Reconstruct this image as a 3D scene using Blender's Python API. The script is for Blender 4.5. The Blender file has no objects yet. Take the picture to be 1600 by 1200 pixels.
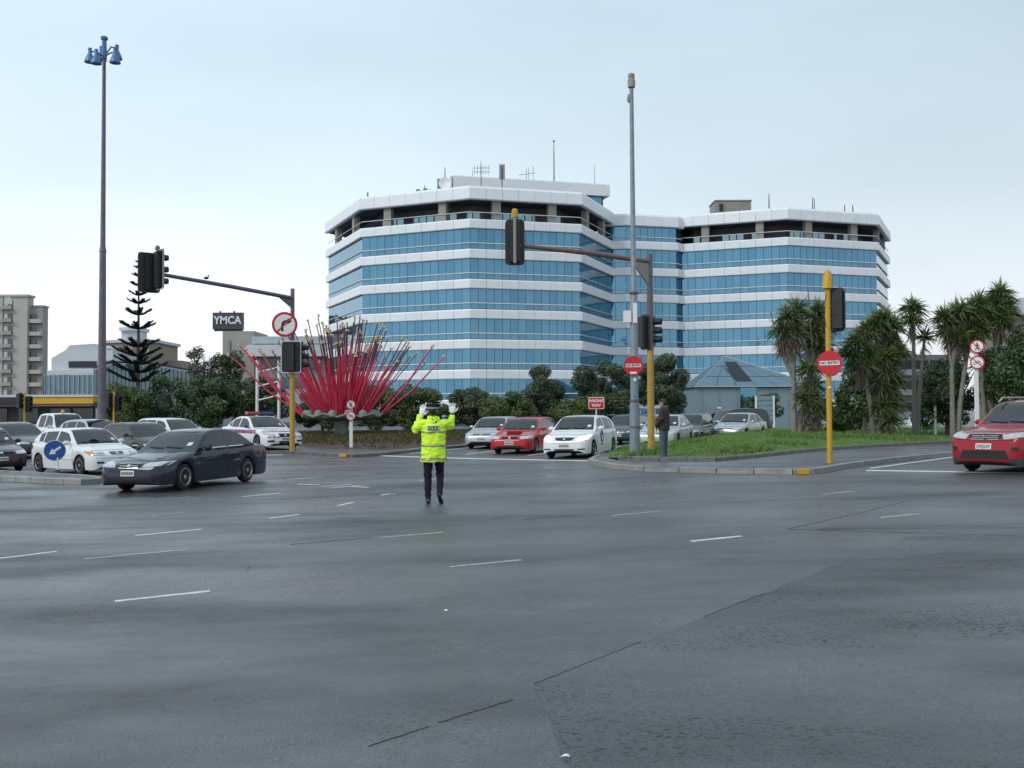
import bpy, bmesh, math, random
import numpy as np
from mathutils import Vector, Matrix, noise
from mathutils.bvhtree import BVHTree

R = math.radians
scene = bpy.context.scene
col = scene.collection

# ------------------------------------------------------------------ camera
cam_d = bpy.data.cameras.new('camera')
cam_d.sensor_width = 36.0
cam_d.lens = 34.99
cam_d.clip_start = 0.1
cam_d.clip_end = 6000
cam = bpy.data.objects.new('camera', cam_d)
col.objects.link(cam)
cam.matrix_world = (Matrix.Translation((0, 0, 1.65)) @ Matrix.Rotation(R(90 + 1.584), 4, 'X')
                    @ Matrix.Rotation(R(-0.25), 4, 'Z'))
scene.camera = cam

# ------------------------------------------------------------------ sky (thin overcast) and sun
SUN_EL, SUN_AZ = 40.0, -52.0       # degrees; azimuth of the sun measured from straight behind the camera
world = bpy.data.worlds.new('World')
scene.world = world
world.use_nodes = True
wn, wl = world.node_tree.nodes, world.node_tree.links
wn.clear()
w_out = wn.new('ShaderNodeOutputWorld')
w_bg = wn.new('ShaderNodeBackground')
w_sky = wn.new('ShaderNodeTexSky')
w_sky.sky_type = 'NISHITA'
w_sky.sun_disc = False
w_sky.sun_elevation = R(SUN_EL)
w_sky.sun_rotation = R(180 + SUN_AZ)
w_sky.air_density = 1.0
w_sky.dust_density = 2.0
w_tc = wn.new('ShaderNodeTexCoord')
w_sep = wn.new('ShaderNodeSeparateXYZ')
wl.new(w_tc.outputs['Generated'], w_sep.inputs[0])
w_ramp = wn.new('ShaderNodeValToRGB')      # cloud sheet: whiter towards the horizon all the way round
for i, (p, c) in enumerate([(0.0, (10.4, 10.5, 10.6)), (0.09, (9.2, 9.9, 10.4)), (0.21, (7.4, 8.75, 9.6)), (0.36, (6.5, 8.0, 9.15)), (1.0, (6.0, 7.5, 8.7))]):
    e = w_ramp.color_ramp.elements[i] if i < 2 else w_ramp.color_ramp.elements.new(p)
    e.position = p
    e.color = (c[0], c[1], c[2], 1)
wl.new(w_sep.outputs['Z'], w_ramp.inputs[0])
w_map = wn.new('ShaderNodeMapping')
w_map.inputs['Scale'].default_value = (1.2, 1.2, 4.0)
wl.new(w_tc.outputs['Generated'], w_map.inputs[0])
w_noi = wn.new('ShaderNodeTexNoise')
w_noi.inputs['Scale'].default_value = 1.6
w_noi.inputs['Detail'].default_value = 5
w_noi.inputs['Roughness'].default_value = 0.5
wl.new(w_map.outputs[0], w_noi.inputs[0])
w_mr = wn.new('ShaderNodeMapRange')
w_mr.inputs[1].default_value = 0.3
w_mr.inputs[2].default_value = 0.7
w_mr.inputs[3].default_value = 0.92
w_mr.inputs[4].default_value = 1.08
wl.new(w_noi.outputs[0], w_mr.inputs[0])
w_mul = wn.new('ShaderNodeVectorMath')
w_mul.operation = 'SCALE'
wl.new(w_ramp.outputs[0], w_mul.inputs[0])
w_lr = wn.new('ShaderNodeMapRange')       # the cloud is a little thinner (brighter) to the left, where the sun stands
w_lr.interpolation_type = 'SMOOTHSTEP'
w_lr.inputs[1].default_value = -0.6
w_lr.inputs[2].default_value = 0.6
w_lr.inputs[3].default_value = 1.13
w_lr.inputs[4].default_value = 0.87
wl.new(w_sep.outputs['X'], w_lr.inputs[0])
w_m2 = wn.new('ShaderNodeMath')
w_m2.operation = 'MULTIPLY'
wl.new(w_mr.outputs[0], w_m2.inputs[0])
wl.new(w_lr.outputs[0], w_m2.inputs[1])
wl.new(w_m2.outputs[0], w_mul.inputs['Scale'])
w_mix = wn.new('ShaderNodeMix')
w_mix.data_type = 'RGBA'
w_mix.inputs['Factor'].default_value = 0.90
wl.new(w_sky.outputs[0], w_mix.inputs['A'])
wl.new(w_mul.outputs[0], w_mix.inputs['B'])
wl.new(w_mix.outputs['Result'], w_bg.inputs[0])
w_bg.inputs['Strength'].default_value = 0.10
wl.new(w_bg.outputs[0], w_out.inputs[0])

sun_d = bpy.data.lights.new('sun', 'SUN')
sun_d.energy = 1.5
sun_d.angle = R(24)
sun_d.color = (1.0, 0.96, 0.90)
sun = bpy.data.objects.new('sun', sun_d)
col.objects.link(sun)
_d = Vector((math.sin(R(SUN_AZ)) * math.cos(R(SUN_EL)), -math.cos(R(SUN_AZ)) * math.cos(R(SUN_EL)), math.sin(R(SUN_EL))))
sun.rotation_euler = _d.to_track_quat('Z', 'Y').to_euler()
sun.location = (0, -20, 40)

vs = scene.view_settings
vs.view_transform = 'Standard'
vs.look = 'None'
vs.exposure = 0.10
vs.gamma = 1.0
scene.render.engine = 'CYCLES'
scene.cycles.use_denoising = True
scene.cycles.max_bounces = 6
scene.cycles.sample_clamp_indirect = 4.0

# ------------------------------------------------------------------ helpers
def gz(x, y):
    """height of the road: it falls a little to the left and climbs a little to the right"""
    f = 1 - 0.75 * min(1.0, max(0.0, (y - 32) / 12.0))
    return 0.32 * math.tanh(0.075 * x) * f

MATS = {}
def mat(name, rgb, rough=0.6, metal=0.0, var=0.0, scale=4.0, bump=0.0, bscale=30.0, coat=0.0, emit=None, spec=0.5, attr=None, rvar=0.0):
    if name in MATS:
        return MATS[name]
    m = bpy.data.materials.new(name)
    m.use_nodes = True
    nt = m.node_tree
    b = nt.nodes['Principled BSDF']
    b.inputs['Base Color'].default_value = (*rgb, 1)
    b.inputs['Roughness'].default_value = rough
    b.inputs['Metallic'].default_value = metal
    b.inputs['Specular IOR Level'].default_value = spec
    b.inputs['Coat Weight'].default_value = coat
    b.inputs['Coat Roughness'].default_value = 0.04
    tc = nt.nodes.new('ShaderNodeTexCoord')
    if var > 0:
        n = nt.nodes.new('ShaderNodeTexNoise')
        n.inputs['Scale'].default_value = scale
        n.inputs['Detail'].default_value = 6
        n.inputs['Roughness'].default_value = 0.6
        nt.links.new(tc.outputs['Object'], n.inputs[0])
        mr = nt.nodes.new('ShaderNodeMapRange')
        mr.inputs[1].default_value = 0.25
        mr.inputs[2].default_value = 0.75
        mr.inputs[3].default_value = 1 - var
        mr.inputs[4].default_value = 1 + var
        nt.links.new(n.outputs[0], mr.inputs[0])
        vm = nt.nodes.new('ShaderNodeVectorMath')
        vm.operation = 'SCALE'
        vm.inputs[0].default_value = rgb
        nt.links.new(mr.outputs[0], vm.inputs['Scale'])
        nt.links.new(vm.outputs[0], b.inputs['Base Color'])
        if rvar > 0:
            m2 = nt.nodes.new('ShaderNodeMapRange')
            m2.inputs[1].default_value = 0.3
            m2.inputs[2].default_value = 0.7
            m2.inputs[3].default_value = max(0.02, rough - rvar)
            m2.inputs[4].default_value = min(1, rough + rvar)
            nt.links.new(n.outputs[0], m2.inputs[0])
            nt.links.new(m2.outputs[0], b.inputs['Roughness'])
    if attr:      # per-leaf / per-piece natural colour variation: mix rgb with a second colour
        a = nt.nodes.new('ShaderNodeAttribute')
        a.attribute_name = 'var'
        mx = nt.nodes.new('ShaderNodeMix')
        mx.data_type = 'RGBA'
        mx.inputs['A'].default_value = (*rgb, 1)
        mx.inputs['B'].default_value = (*attr, 1)
        nt.links.new(a.outputs['Fac'], mx.inputs['Factor'])
        nt.links.new(mx.outputs['Result'], b.inputs['Base Color'])
    if bump > 0:
        n = nt.nodes.new('ShaderNodeTexNoise')
        n.inputs['Scale'].default_value = bscale
        n.inputs['Detail'].default_value = 5
        nt.links.new(tc.outputs['Object'], n.inputs[0])
        bp = nt.nodes.new('ShaderNodeBump')
        bp.inputs['Strength'].default_value = bump
        bp.inputs['Distance'].default_value = 0.02
        nt.links.new(n.outputs[0], bp.inputs['Height'])
        nt.links.new(bp.outputs[0], b.inputs['Normal'])
    if emit:
        b.inputs['Emission Color'].default_value = (*emit[0], 1)
        b.inputs['Emission Strength'].default_value = emit[1]
    MATS[name] = m
    return m

class MB:
    """collects shapes and links them as one mesh object"""
    def __init__(s):
        s.v, s.f, s.mi = [], [], []
    def add(s, vs_, fs, mi=0):
        o = len(s.v)
        s.v += [tuple(p) for p in vs_]
        s.f += [tuple(i + o for i in f) for f in fs]
        s.mi += [mi] * len(fs)
        return s
    def box(s, c, d, rz=0.0, mi=0, m=None):
        x, y, z = d[0] / 2, d[1] / 2, d[2] / 2
        p = [(-x, -y, -z), (x, -y, -z), (x, y, -z), (-x, y, -z), (-x, -y, z), (x, -y, z), (x, y, z), (-x, y, z)]
        if m is None:
            cs, sn = math.cos(rz), math.sin(rz)
            p = [(c[0] + a * cs - b * sn, c[1] + a * sn + b * cs, c[2] + e) for a, b, e in p]
        else:
            p = [tuple(m @ Vector(q) + Vector(c)) for q in p]
        return s.add(p, [(0, 3, 2, 1), (4, 5, 6, 7), (0, 1, 5, 4), (1, 2, 6, 5), (2, 3, 7, 6), (3, 0, 4, 7)], mi)
    def tube(s, pts, rad, n=8, mi=0, cap=True, sq=None):
        pts = [Vector(p) for p in pts]
        if not hasattr(rad, '__len__'):
            rad = [rad] * len(pts)
        ring = []
        prev = None
        for i, p in enumerate(pts):
            t = (pts[min(i + 1, len(pts) - 1)] - pts[max(i - 1, 0)]).normalized()
            if prev is None:
                a = Vector((0, 0, 1)) if abs(t.z) < 0.9 else Vector((1, 0, 0))
                u = t.cross(a).normalized()
            else:
                u = (prev - t * prev.dot(t)).normalized()
            prev = u
            w = t.cross(u)
            q = sq[i] if sq else 1.0
            ring.append([p + (u * math.cos(2 * math.pi * k / n) + w * math.sin(2 * math.pi * k / n) * q) * rad[i] for k in range(n)])
        vs_ = [q for r in ring for q in r]
        fs = []
        for i in range(len(pts) - 1):
            for k in range(n):
                a, b = i * n + k, i * n + (k + 1) % n
                fs.append((a, b, b + n, a + n))
        if cap:
            fs.append(tuple(reversed(range(n))))
            fs.append(tuple((len(pts) - 1) * n + k for k in range(n)))
        return s.add(vs_, fs, mi)
    def lathe(s, prof, n=16, o=(0, 0, 0), mi=0, m=None, cap=True):
        vs_ = []
        for r, z in prof:
            for k in range(n):
                a = 2 * math.pi * k / n
                p = Vector((r * math.cos(a), r * math.sin(a), z))
                if m is not None:
                    p = m @ p
                vs_.append((p.x + o[0], p.y + o[1], p.z + o[2]))
        fs = []
        for i in range(len(prof) - 1):
            for k in range(n):
                a, b = i * n + k, i * n + (k + 1) % n
                fs.append((a, b, b + n, a + n))
        if cap:
            fs.append(tuple(reversed(range(n))))
            fs.append(tuple((len(prof) - 1) * n + k for k in range(n)))
        return s.add(vs_, fs, mi)
    def prism(s, poly, z0, z1, mi=0):
        n = len(poly)
        f0 = z0 if callable(z0) else (lambda x, y: z0)
        f1 = z1 if callable(z1) else (lambda x, y: z1)
        vs_ = [(p[0], p[1], f0(*p)) for p in poly] + [(p[0], p[1], f1(*p)) for p in poly]
        fs = [tuple(reversed(range(n))), tuple(range(n, 2 * n))] + [(i, (i + 1) % n, n + (i + 1) % n, n + i) for i in range(n)]
        return s.add(vs_, fs, mi)
    def plate(s, poly, m, t, mi=0):
        """2-D outline (local xz) with thickness t along local y, placed by matrix m"""
        n = len(poly)
        vs_ = [m @ Vector((p[0], -t / 2, p[1])) for p in poly] + [m @ Vector((p[0], t / 2, p[1])) for p in poly]
        fs = [tuple(range(n)), tuple(reversed(range(n, 2 * n)))] + [(i, n + i, n + (i + 1) % n, (i + 1) % n) for i in range(n)]
        return s.add(vs_, fs, mi)
    def ball(s, c, r, n=10, mi=0, m=None):
        prof = [(max(1e-4, math.sin(math.pi * i / n)), -math.cos(math.pi * i / n)) for i in range(n + 1)]
        if not hasattr(r, '__len__'):
            r = (r, r, r)
        mm = Matrix.Diagonal((r[0], r[1], r[2]))
        if m is not None:
            mm = m @ mm
        return s.lathe(prof, n + 2, c, mi, mm)
    def build(s, name, mats, parent=None, smooth=None, world_of=None):
        me = bpy.data.meshes.new(name)
        vs_ = s.v
        if world_of is not None:
            o = world_of.location
            vs_ = [(p[0] - o.x, p[1] - o.y, p[2] - o.z) for p in vs_]
        me.from_pydata(vs_, [], s.f)
        if not isinstance(mats, (list, tuple)):
            mats = [mats]
        for m in mats:
            me.materials.append(m)
        if len(mats) > 1:
            me.polygons.foreach_set('material_index', s.mi)
        if smooth is not None:
            me.polygons.foreach_set('use_smooth', [True] * len(me.polygons))
            me.set_sharp_from_angle(angle=R(smooth))
        me.update()
        return link(name, me, parent)

def link(name, me, parent=None):
    o = bpy.data.objects.new(name, me)
    col.objects.link(o)
    if parent is not None:
        o.parent = parent
    return o

def tag(o, label, cat=None, group=None, kind=None):
    o['label'] = label
    if cat:
        o['category'] = cat
    if group:
        o['group'] = group
    if kind:
        o['kind'] = kind
    return o

def thing(name, label, cat, loc=(0, 0, 0), rz=0.0, group=None):
    o = bpy.data.objects.new(name, None)
    o.empty_display_size = 0.3
    col.objects.link(o)
    o.location = loc
    o.rotation_euler = (0, 0, rz)
    tag(o, label, cat, group)
    return o

def structure(o):
    o['kind'] = 'structure'
    return o

def fast_mesh(name, verts, faces, m, parent=None, var=None, smooth=False):
    """numpy arrays to one mesh; faces is (n,3) or (n,4)"""
    me = bpy.data.meshes.new(name)
    nv, (nf, k) = len(verts), faces.shape
    me.vertices.add(nv)
    me.vertices.foreach_set('co', np.asarray(verts, dtype=np.float32).ravel())
    me.loops.add(nf * k)
    me.loops.foreach_set('vertex_index', faces.astype(np.int32).ravel())
    me.polygons.add(nf)
    me.polygons.foreach_set('loop_start', np.arange(0, nf * k, k, dtype=np.int32))
    me.materials.append(m)
    if var is not None:
        a = me.attributes.new('var', 'FLOAT', 'POINT')
        a.data.foreach_set('value', np.asarray(var, dtype=np.float32))
    me.update(calc_edges=True)
    if smooth:
        me.polygons.foreach_set('use_smooth', [True] * nf)
    return link(name, me, parent)

def text_mesh(name, txt, size, m, parent=None, mw=None, extrude=0.003, xs=1.0, bold=0.0):
    """flat lettering standing in local xz (readable from -y), centred on the origin of mw"""
    cu = bpy.data.curves.new(name, 'FONT')
    cu.body = txt
    cu.size = size
    cu.align_x = 'CENTER'
    cu.align_y = 'CENTER'
    cu.extrude = extrude
    cu.offset = bold
    cu.resolution_u = 3
    tmp = bpy.data.objects.new(name, cu)
    col.objects.link(tmp)
    dg = bpy.context.evaluated_depsgraph_get()
    me = bpy.data.meshes.new_from_object(tmp.evaluated_get(dg))
    bpy.data.objects.remove(tmp)
    bpy.data.curves.remove(cu)
    t = Matrix.Rotation(R(90), 4, 'X') @ Matrix.Diagonal((xs, 1, 1, 1))
    if mw is not None:
        t = mw @ t
    me.transform(t)
    me.materials.clear()
    me.materials.append(m)
    me.name = name
    return link(name, me, parent)

def circle(r, n=28, cx=0.0, cz=0.0):
    return [(cx + r * math.cos(2 * math.pi * i / n), cz + r * math.sin(2 * math.pi * i / n)) for i in range(n)]

def rrect(w, h, r, n=4):
    pts = []
    for cx, cz, a0 in ((w / 2 - r, h / 2 - r, 0), (-w / 2 + r, h / 2 - r, 90), (-w / 2 + r, -h / 2 + r, 180), (w / 2 - r, -h / 2 + r, 270)):
        for i in range(n + 1):
            a = R(a0 + 90 * i / n)
            pts.append((cx + r * math.cos(a), cz + r * math.sin(a)))
    return pts

def ring_plate(mb, outer, inner, m, t, mi=0):
    n = len(outer)
    v = []
    for y in (-t / 2, t / 2):
        v += [m @ Vector((p[0], y, p[1])) for p in outer] + [m @ Vector((p[0], y, p[1])) for p in inner]
    f = []
    for i in range(n):
        j = (i + 1) % n
        f.append((i, j, n + j, n + i))
        f.append((2 * n + i, 3 * n + i, 3 * n + j, 2 * n + j))
        f.append((i, 2 * n + i, 2 * n + j, j))
        f.append((n + i, n + j, 3 * n + j, 3 * n + i))
    mb.add(v, f, mi)

def TM(x, y, z, rz=0.0, rx=0.0):
    return Matrix.Translation((x, y, z)) @ Matrix.Rotation(rz, 4, 'Z') @ Matrix.Rotation(rx, 4, 'X')

# ------------------------------------------------------------------ materials
def asphalt(name, base, rough, wet, coarse, seed):
    m = bpy.data.materials.new(name)
    m.use_nodes = True
    nt = m.node_tree
    L = nt.links.new
    b = nt.nodes['Principled BSDF']
    tc = nt.nodes.new('ShaderNodeTexCoord')
    def noi(scale, detail=4, sx=1.0, sy=1.0, off=0.0, rot=0.0):
        mp = nt.nodes.new('ShaderNodeMapping')
        mp.inputs['Scale'].default_value = (sx, sy, 1)
        mp.inputs['Location'].default_value = (seed + off, seed * 2 + off, 0)
        mp.inputs['Rotation'].default_value = (0, 0, rot)
        L(tc.outputs['Object'], mp.inputs[0])
        n = nt.nodes.new('ShaderNodeTexNoise')
        n.inputs['Scale'].default_value = scale
        n.inputs['Detail'].default_value = detail
        n.inputs['Roughness'].default_value = 0.62
        L(mp.outputs[0], n.inputs[0])
        return n.outputs[0]
    def rng(src, a, b_, c, d):
        r = nt.nodes.new('ShaderNodeMapRange')
        for i, q in enumerate((a, b_, c, d)):
            r.inputs[i + 1].default_value = q
        L(src, r.inputs[0])
        return r.outputs[0]
    def mul(a, b_):
        q = nt.nodes.new('ShaderNodeMath')
        q.operation = 'MULTIPLY'
        L(a, q.inputs[0])
        L(b_, q.inputs[1])
        return q.outputs[0]
    big = noi(0.22, 5, 0.8, 1.7)
    streak = noi(0.35, 4, 0.35, 1.9, 7.0, 0.35)        # tyre-worn streaks along the driving lines
    fine = noi(95 if not coarse else 80, 3)
    speck = noi(9, 6, 1, 1, 3.0)
    pit = noi(34 if coarse else 40, 4, 0.8, 1.0, 5.0)
    zone = noi(0.55, 3, 0.6, 1.5, 19.0, 0.2)
    pitm = rng(pit, 0.52, 0.66, 0.0, 1.0)
    zm = rng(zone, 0.46, 0.62, 0.0, 1.0 if coarse else 0.5)
    dark = rng(mul(pitm, zm), 0.0, 1.0, 1.0, 0.22 if coarse else 0.4)
    c = mul(mul(rng(big, 0.34, 0.66, 0.62, 1.36), rng(streak, 0.3, 0.7, 0.78, 1.22)), mul(rng(fine, 0.3, 0.7, 0.35, 1.65), rng(speck, 0.3, 0.7, 0.8, 1.2)))
    vm = nt.nodes.new('ShaderNodeVectorMath')
    vm.operation = 'SCALE'
    vm.inputs[0].default_value = base
    L(mul(c, dark), vm.inputs['Scale'])
    L(vm.outputs[0], b.inputs['Base Color'])
    r1 = rng(streak, 0.32, 0.68, rough - wet, rough + wet)
    r2 = rng(big, 0.34, 0.66, 1.42, 0.62)
    r3 = rng(speck, 0.3, 0.7, 0.85, 1.18)
    L(mul(mul(mul(r1, r2), r3), rng(mul(pitm, zm), 0.0, 1.0, 1.0, 2.3 if coarse else 1.7)), b.inputs['Roughness'])
    b.inputs['Specular IOR Level'].default_value = 0.58
    bp = nt.nodes.new('ShaderNodeBump')
    bp.inputs['Strength'].default_value = 0.36 if coarse else 0.34
    bp.inputs['Distance'].default_value = 0.012
    L(fine, bp.inputs['Height'])
    b2 = nt.nodes.new('ShaderNodeBump')
    b2.inputs['Strength'].default_value = 0.12
    b2.inputs['Distance'].default_value = 0.03
    L(speck, b2.inputs['Height'])
    L(bp.outputs[0], b.inputs['Normal'])
    MATS[name] = m
    return m

asphalt('asphalt', (0.068, 0.072, 0.075), 0.38, 0.14, False, 0.0)
asphalt('asphalt_patch', (0.054, 0.060, 0.063), 0.43, 0.14, True, 11.0)
asphalt('footpath_wet', (0.10, 0.105, 0.105), 0.38, 0.12, False, 23.0)
mat('tar', (0.036, 0.038, 0.040), 0.40, var=0.3, scale=6)
mat('road_paint', (0.62, 0.62, 0.60), 0.5, var=0.35, scale=14, bump=0.2)
mat('road_paint_worn', (0.30, 0.30, 0.29), 0.5, var=0.5, scale=16, bump=0.2)
mat('concrete', (0.24, 0.24, 0.23), 0.6, var=0.3, scale=3, bump=0.25, bscale=20, rvar=0.15)
mat('kerb_dark', (0.12, 0.12, 0.115), 0.55, var=0.35, scale=3, bump=0.25)
mat('yellow_paint', (0.50, 0.295, 0.018), 0.5, var=0.14, scale=5)
mat('soil', (0.075, 0.045, 0.032), 0.9, var=0.5, scale=5, bump=0.8, bscale=14)
mat('turf', (0.075, 0.150, 0.022), 0.9, var=0.45, scale=1.5, bump=0.6, bscale=12)
mat('yellow_worn', (0.40, 0.25, 0.045), 0.55, var=0.2, scale=5)
mat('grey_pole', (0.20, 0.24, 0.27), 0.5, metal=0.2, var=0.2, scale=5)
mat('mauve_pole', (0.13, 0.115, 0.14), 0.5, metal=0.3, var=0.2, scale=4)
mat('blue_lamp', (0.05, 0.16, 0.33), 0.35, var=0.12, scale=6)
mat('black', (0.012, 0.012, 0.014), 0.45, var=0.25, scale=7)
mat('black_matt', (0.015, 0.015, 0.016), 0.8)
mat('rust_arm', (0.20, 0.115, 0.105), 0.5, metal=0.2, var=0.25, scale=8)
mat('sign_red', (0.50, 0.008, 0.02), 0.4, var=0.10, scale=6)
mat('sign_white', (0.74, 0.75, 0.74), 0.45, var=0.07, scale=8)
mat('sign_blue', (0.012, 0.07, 0.30), 0.4, var=0.10, scale=6)
mat('sign_back', (0.30, 0.31, 0.32), 0.45, metal=0.6)
mat('white_post', (0.70, 0.70, 0.69), 0.5, var=0.1, scale=6)
mat('panel_white', (0.74, 0.76, 0.79), 0.38, var=0.05, scale=0.6)
mat('panel_white2', (0.71, 0.74, 0.78), 0.38, var=0.06, scale=0.5)
mat('bgrey', (0.26, 0.25, 0.23), 0.7, var=0.12, scale=0.8)
mat('frame_dark', (0.018, 0.022, 0.03), 0.5)
mat('mullion_blue', (0.035, 0.075, 0.115), 0.4)
mat('soffit', (0.07, 0.075, 0.10), 0.7)
mat('glass_blue', (0.118, 0.262, 0.372), 0.035, metal=0.85, var=0.05, scale=0.15)
mat('glass_blue2', (0.102, 0.235, 0.345), 0.06, metal=0.85, var=0.06, scale=0.2)
mat('glass_pale', (0.24, 0.36, 0.42), 0.08, metal=0.7)
mat('rail_white', (0.70, 0.70, 0.64), 0.5)
def glass_mat(name, tint, rough=0.02):
    m = bpy.data.materials.new(name)
    m.use_nodes = True
    nt = m.node_tree
    nt.nodes.clear()
    o = nt.nodes.new('ShaderNodeOutputMaterial')
    tr = nt.nodes.new('ShaderNodeBsdfTransparent')
    tr.inputs[0].default_value = (*tint, 1)
    gl = nt.nodes.new('ShaderNodeBsdfGlossy')
    gl.inputs['Roughness'].default_value = rough
    fr = nt.nodes.new('ShaderNodeFresnel')
    fr.inputs[0].default_value = 1.95
    mx = nt.nodes.new('ShaderNodeMixShader')
    nt.links.new(fr.outputs[0], mx.inputs[0])
    nt.links.new(tr.outputs[0], mx.inputs[1])
    nt.links.new(gl.outputs[0], mx.inputs[2])
    nt.links.new(mx.outputs[0], o.inputs[0])
    MATS[name] = m
    return m
glass_mat('car_glass', (0.60, 0.66, 0.64))
mat('interior', (0.05, 0.051, 0.054), 0.8)
mat('seat_cloth', (0.12, 0.12, 0.125), 0.9, var=.1)
mat('chrome', (0.62, 0.63, 0.64), 0.15, metal=1.0)
mat('tyre', (0.014, 0.014, 0.014), 0.85, var=0.3, scale=9)
mat('rim', (0.42, 0.43, 0.44), 0.35, metal=0.8)
mat('under', (0.008, 0.008, 0.008), 0.9)
mat('trim', (0.012, 0.012, 0.013), 0.6)
mat('lamp_clear', (0.50, 0.52, 0.53), 0.10, metal=0.55, coat=0.8)
mat('lamp_amber', (0.55, 0.20, 0.02), 0.2, coat=0.6)
mat('lamp_red', (0.30, 0.008, 0.01), 0.2, coat=0.6)
mat('plate', (0.62, 0.63, 0.62), 0.4, var=0.06, scale=20)
mat('ink', (0.02, 0.02, 0.03), 0.6)
# ================================================================== SETTING: ground, road, kerbs, markings
def grid_ground():
    xs = [-3000, -900, -300, -150, -90] + list(np.arange(-60, 61, 1.5)) + [90, 150, 300, 900, 3000]
    ys = [-300, -100, -40] + list(np.arange(-15, 90, 1.5)) + [100, 130, 180, 260, 400, 900, 2500, 4500]
    v = [(x, y, gz(x, y)) for y in ys for x in xs]
    nx = len(xs)
    f = [(j * nx + i, j * nx + i + 1, (j + 1) * nx + i + 1, (j + 1) * nx + i) for j in range(len(ys) - 1) for i in range(nx - 1)]
    m = MB().add(v, f)
    return m.build('road', MATS['asphalt'], smooth=60)
structure(grid_ground())

def sheet(name, poly, m, dz, skirt=True):
    """thin surface patch that follows the road, a few millimetres above it"""
    bm = bmesh.new()
    bm.faces.new([bm.verts.new((x, y, 0)) for x, y in poly])
    for _ in range(3):
        bmesh.ops.triangulate(bm, faces=bm.faces[:])
        bmesh.ops.subdivide_edges(bm, edges=[e for e in bm.edges if e.calc_length() > 1.4], cuts=1, use_grid_fill=True)
    for q in bm.verts:
        q.co.z = gz(q.co.x, q.co.y) + dz
    bm.faces.ensure_lookup_table()
    bm.normal_update()
    if bm.faces[0].normal.z < 0:
        bmesh.ops.reverse_faces(bm, faces=bm.faces[:])
    ex = bmesh.ops.extrude_edge_only(bm, edges=[e for e in bm.edges if e.is_boundary]) if skirt else dict(geom=[])
    for q in ex['geom']:
        if isinstance(q, bmesh.types.BMVert):
            q.co.z -= dz + 0.01
    bmesh.ops.recalc_face_normals(bm, faces=bm.faces[:])
    me = bpy.data.meshes.new(name)
    bm.to_mesh(me)
    bm.free()
    me.materials.append(m)
    return link(name, me)

def wobble(pts, amp, seed, n=10):
    rnd = random.Random(seed)
    out = []
    for a, b in zip(pts[:-1], pts[1:]):
        for i in range(n):
            t = i / n
            out.append((a[0] + (b[0] - a[0]) * t + rnd.uniform(-amp, amp), a[1] + (b[1] - a[1]) * t + rnd.uniform(-amp, amp)))
    out.append(pts[-1])
    return out

def strip(name, pts, w, m, dz):
    """narrow painted or tarred line along pts"""
    v, f = [], []
    for i, p in enumerate(pts):
        a, b = pts[max(0, i - 1)], pts[min(len(pts) - 1, i + 1)]
        d = Vector((b[0] - a[0], b[1] - a[1])).normalized()
        ww = w[i] if hasattr(w, '__len__') else w
        for s in (-1, 1):
            x, y = p[0] - d.y * s * ww / 2, p[1] + d.x * s * ww / 2
            v.append((x, y, gz(x, y) + dz))
        if i:
            k = 2 * i
            f.append((k - 2, k, k + 1, k - 1)) if False else f.append((k - 1, k + 1, k, k - 2))
    nv_ = len(v)
    v += [(p[0], p[1], p[2] - dz - .004) for p in v]
    for i in range(len(pts) - 1):
        for s_ in (0, 1):
            a, b = 2 * i + s_, 2 * i + 2 + s_
            f.append((a, b, b + nv_, a + nv_))
    f.append((0, 1, 1 + nv_, nv_))
    f.append((nv_ - 2, nv_ - 1, 2 * nv_ - 1, 2 * nv_ - 2))
    mb = MB().add(v, f)
    o = mb.build(name, m)
    if o.data.polygons[0].normal.z < 0:
        o.data.flip_normals()
    return structure(o)

# resurfaced patches and the tarred joints between them
def ragged(poly, amp, seed):
    q = wobble(poly + [poly[0]], amp, seed, 14)
    return q[:-1]
structure(sheet('road_patch', ragged([(0.13, 6.07), (2.70, 9.40), (5.6, 13.2), (9.5, 12.4), (14, 10.5), (14, 0.5), (0.8, 0.5), (0.3, 4.2)], 0.02, 5), MATS['asphalt_patch'], 0.0014))
rnd = random.Random(4)
def tar(pts, w, seed):
    p = wobble(pts, 0.007, seed, 30)
    r_ = random.Random(seed)
    strip('tar_joint', p, [w * r_.uniform(0.1, 1.7) for _ in p], MATS['tar'], 0.0042)
tar([(0.13, 6.07), (0.9, 7.07)], 0.005, 1)
tar([(1.5, 7.85), (2.2, 8.75)], 0.006, 5)
tar([(3.61, 13.15), (6.09, 11.91), (9.0, 10.6)], 0.012, 2)
tar([(3.61, 13.15), (5.3, 15.0), (6.6, 16.6)], 0.016, 3)
tar([(-0.72, 5.02), (-0.45, 5.30)], 0.006, 4)
tar([(-0.40, 5.36), (0.0, 5.75)], 0.008, 8)
tar([(-2.9, 13.0), (-1.9, 13.5)], 0.010, 6)
tar([(0.2, 15.2), (1.0, 15.6)], 0.010, 7)
structure(sheet('trench_patch', [(3.9, 13.0), (9.0, 12.45), (14, 12.0), (14, 12.35), (9.0, 12.8), (4.1, 13.2)], MATS['asphalt_patch'], 0.0028))

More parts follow.
